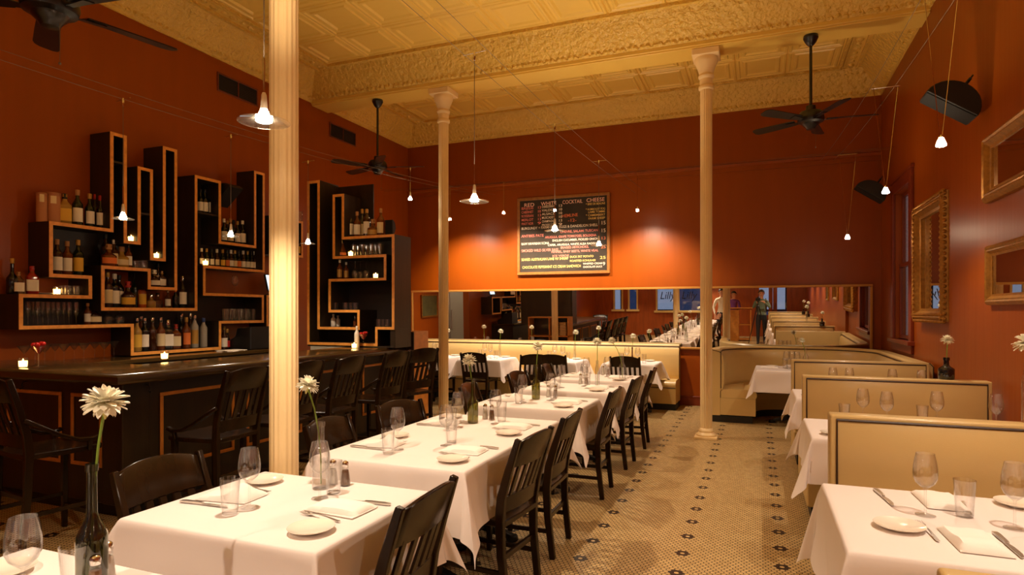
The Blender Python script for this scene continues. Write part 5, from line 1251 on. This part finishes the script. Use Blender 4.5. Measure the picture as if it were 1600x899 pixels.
# ------------------------------------------------------------------ people reflected in the long mirror
def person(name, label, loc, rz, arms, shirt, trousers, hair, scale=1.0, legs=((.02, 0), (-.02, 0)), longhair=False):
    V, E, Rr = [], [], []
    def v(p, r, par=None):
        V.append(p); Rr.append(r)
        if par is not None: E.append((par, len(V)-1))
        return len(V)-1
    pel = v((0, 0, .96), .125); sp = v((0, .01, 1.10), .115, pel); ch = v((0, .0, 1.27), .135, sp); up = v((0, -.01, 1.40), .11, ch)
    nk = v((0, 0, 1.48), .055, up); nk2 = v((0, .01, 1.53), .052, nk); hd = v((0, .02, 1.585), .072, nk2); hm = v((0, .012, 1.65), .088, hd); ht = v((0, .0, 1.71), .075, hm)
    for s, (el, wr, dirn) in zip((-1, 1), arms):
        sh = v((s*.16, -.01, 1.40), .062, up); e = v(el, .042, sh); w = v(wr, .028, e)
        d = Vector(dirn).normalized(); side = d.cross(Vector((0, 0, 1)));
        side = (side if side.length > .1 else Vector((1, 0, 0))).normalized(); W_ = Vector(wr)
        pm = v(tuple(W_+d*.06), .030, w)
        for k in range(4):
            o = (k-1.5)*.019; ln = (.075, .085, .08, .062)[k]; dn = d.cross(side)
            a = v(tuple(W_+d*.095+side*o), .0095, pm); a2 = v(tuple(W_+d*(.095+ln*.5)+side*o*1.1+dn*.012), .0085, a); v(tuple(W_+d*(.095+ln*.85)+side*o*1.1+dn*.035), .0075, a2)
        a = v(tuple(W_+d*.04+side*s*-.035), .011, w); v(tuple(W_+d*.08+side*s*-.052+d.cross(side)*.015), .0095, a)
    for s, (kx, ax) in zip((-1, 1), legs):
        h = v((s*.09, 0, .89), .098, pel); k = v((s*.10, .03+kx, .50), .062, h); c_ = v((s*.10, ax-.01, .30), .058, k); a = v((s*.10, ax-.02, .085), .042, c_); f = v((s*.115, ax+.07, .05), .042, a); v((s*.12, ax+.15, .035), .034, f)
    me = bpy.data.meshes.new('tmp'); me.from_pydata(V, E, []); o = bpy.data.objects.new('tmp', me); COL.objects.link(o)
    md = o.modifiers.new('skin', 'SKIN'); md.use_smooth_shade = True
    for i, sv_ in enumerate(me.skin_vertices[0].data): sv_.radius = (Rr[i], Rr[i]*(.72 if i in (0, 1, 2, 3) else 1)); sv_.use_root = i == 0
    sb = o.modifiers.new('sub', 'SUBSURF'); sb.levels = sb.render_levels = 2
    bpy.context.view_layer.update()
    dg = bpy.context.evaluated_depsgraph_get(); body = bpy.data.meshes.new_from_object(o.evaluated_get(dg)); bpy.data.objects.remove(o); body.name = 'body'
    body.materials.clear()
    for m in (SKIN, shirt, trousers, BLACKP): body.materials.append(m)
    wrs = [Vector(a[1]) for a in arms]; els = [Vector(a[0]) for a in arms]
    for p in body.polygons:
        c = p.center; i = 1
        if c.z > 1.475: i = 0
        if c.z < .97 and abs(c.x) < .24: i = 2
        if c.z < .10: i = 3
        for w_, e_ in zip(wrs, els):
            if (c-w_).length < .21 and (c-w_).dot((w_-e_).normalized()) > -.02: i = 0
        p.material_index = i; p.use_smooth = True
    t = tag(link(name, None, None, loc, rz), label, 'person'); t.scale = (scale,)*3
    link('body', body, t)
    b = MB(); n = 12
    b.ball((0, -.012, 1.675), .104, 16, 10, 0, (.92, 1.0, 1.0)); 
    hb = b.mesh('hair', hair, smooth=60)
    bm = bmesh.new(); bm.from_mesh(hb); bmesh.ops.delete(bm, geom=[q for q in bm.verts if (q.co.y > .035 and q.co.z < 1.705) or q.co.z < (1.5 if longhair else 1.60)], context='VERTS'); bm.to_mesh(hb); bm.free()
    link('hair', hb, t)
    f = MB()
    f.loft([[(-.012, .098, 1.615), (.012, .098, 1.615), (0, .122, 1.618)], [(-.006, .098, 1.65), (.006, .098, 1.65), (0, .103, 1.65)]]); f.build('nose', SKIN, t)
    for s in (-1, 1):
        MB().ball((s*.033, .088, 1.655), .012, 8, 6, 0, (1.2, .6, .7)).build('eye', mat('dark_eye', (36, 26, 22), .3), t)
        MB().ball((s*.092, .0, 1.64), .024, 8, 6, 0, (.35, .7, 1.2)).build('ear', SKIN, t)
    MB().ball((0, .093, 1.585), .02, 8, 6, 0, (1.2, .35, .3)).build('mouth', mat('lips', (150, 80, 70), .5), t)
    return t
DARKH = mat('dark_hair', (30, 20, 15), .5)
person('person', 'man in a white shirt and dark trousers standing in the aisle, seen in the mirror', (-1.16, -1.75, 0), -.35, (((-.25, -.03, 1.14), (-.24, .10, .92), (0, .3, -1)), ((.25, -.03, 1.14), (.22, .14, .95), (-.2, .5, -.8))), mat('white_shirt', (236, 226, 206), .8), mat('dark_trousers', (22, 20, 26), .8), DARKH, 1.03)
person('person', 'woman in a purple top behind the host stand, seen in the mirror', (-.80, -2.75, 0), .1, (((-.22, .05, 1.13), (-.13, .28, 1.08), (.2, 1, 0)), ((.22, .05, 1.13), (.12, .28, 1.08), (-.2, 1, 0))), mat('purple_top', (92, 36, 96), .8), mat('dark_trousers', (22, 20, 26), .8), DARKH, .97, longhair=True)
ph = person('person', 'photographer in a grey-green shirt behind a tripod, seen in the mirror', (.10, -.70, 0), 0, (((-.24, .10, 1.20), (-.10, .36, 1.42), (.2, 1, .2)), ((.25, .12, 1.2), (.06, .36, 1.40), (-.3, 1, .2))), mat('grey_green_shirt', (104, 122, 104), .85), mat('dark_trousers', (22, 20, 26), .8), mat('brown_hair', (70, 44, 26), .5), 1.0)
bp_ = thing('backpack', 'dark olive backpack worn by the photographer, seen in the mirror', 'backpack', (.10, -.91, 1.05)); b = MB(); b.ball((0, 0, .17), .2, 16, 10, 0, (.85, .5, 1.25)); b.build('bag', mat('olive_canvas_bag', (70, 58, 36), .8), bp_)
b = MB(); [b.tube([(s*.11, .0, .38), (s*.13, .12, .43), (s*.13, .27, .36), (s*.14, .30, .2), (s*.15, .2, .02), (s*.12, .06, -.02)], .014, 6) for s in (-1, 1)]; b.build('straps', BLACKP, bp_)
tp = thing('tripod', 'black tripod carrying the camera, seen in the mirror', 'tripod', (0, -.14, 0))
for k in range(3):
    a = k*2*PI/3+PI/2; MB().tube([(.03*math.cos(a), .03*math.sin(a), 1.26), (.34*math.cos(a), .34*math.sin(a), .01)], [.016, .011], 8).build('leg', BLACKP, tp)
MB().tube([(0, 0, 1.0), (0, 0, 1.40)], .014, 10).lathe([(.03, 1.24), (.045, 1.26), (.03, 1.29)], 14).lathe([(.03, 1.39), (.035, 1.41), (.035, 1.425)], 14).build('centre_column', BLACKP, tp)
cm = thing('camera', 'black camera on the tripod, seen in the mirror', 'camera', (0, -.14, 1.427))
MB().box(-.07, .07, -.035, .03, 0, .095).box(-.025, .025, -.03, .028, .095, .13).build('camera_body', BLACKP, cm, bevel=.008, bsegs=2)
MB().lathe([(.0, .0), (.034, 0), (.034, .03), (.038, .035), (.038, .065), (.034, .07), (.034, .066), (0, .06)], 20).build('lens', BLACKP, cm, loc=(0, .03, .05)).rotation_euler = (-PI/2, 0, 0)
hs = thing('host_stand', 'honey wood host stand with a dark open side, seen in the mirror', 'host stand', (-.62, -2.25, 0))
b = MB().box(-.4, -.37, -.22, .22, 0, 1.08).box(.37, .4, -.22, .22, 0, 1.08).box(-.37, 0, .19, .22, 0, 1.08).box(-.37, .37, -.2, .19, .05, .08).box(-.37, .37, -.2, .19, .55, .58).box(-.015, .015, -.2, .2, .08, 1.08); b.build('cabinet', HONEY, hs, bevel=.004)
b = MB(); b.bar([(0, -.27, 1.09), (0, .25, 1.14)], .88, .03, (1, 0, 0)); b.build('top', HONEY, hs, bevel=.004)

# ------------------------------------------------------------------ sky, camera, view
w = bpy.data.worlds.new('dusk'); SC.world = w; w.use_nodes = True
bg = w.node_tree.nodes['Background']; bg.inputs['Color'].default_value = lin((70, 100, 170))+(1,); bg.inputs['Strength'].default_value = .35
cd = bpy.data.cameras.new('camera_view'); cd.sensor_width = 36; cd.lens = F/1600*36; cd.shift_y = (HY-449.5)/1600; cd.clip_start = .02; cd.clip_end = 100
co = bpy.data.objects.new('camera_view', cd); COL.objects.link(co); co.location = (0, 0, CH); co.rotation_euler = (PI/2, 0, YAW); SC.camera = co
vs = SC.view_settings
vs.view_transform = 'Standard'; vs.look = 'None'; vs.gamma = 1; vs.exposure = 0.0; vs.use_curve_mapping = False
SC.cycles.use_denoising = True
SC.cycles.max_bounces = 10; SC.cycles.diffuse_bounces = 5; SC.cycles.glossy_bounces = 5; SC.cycles.transparent_max_bounces = 24; SC.cycles.transmission_bounces = 6
SC.cycles.caustics_reflective = False; SC.cycles.caustics_refractive = False; SC.cycles.sample_clamp_indirect = 4.0
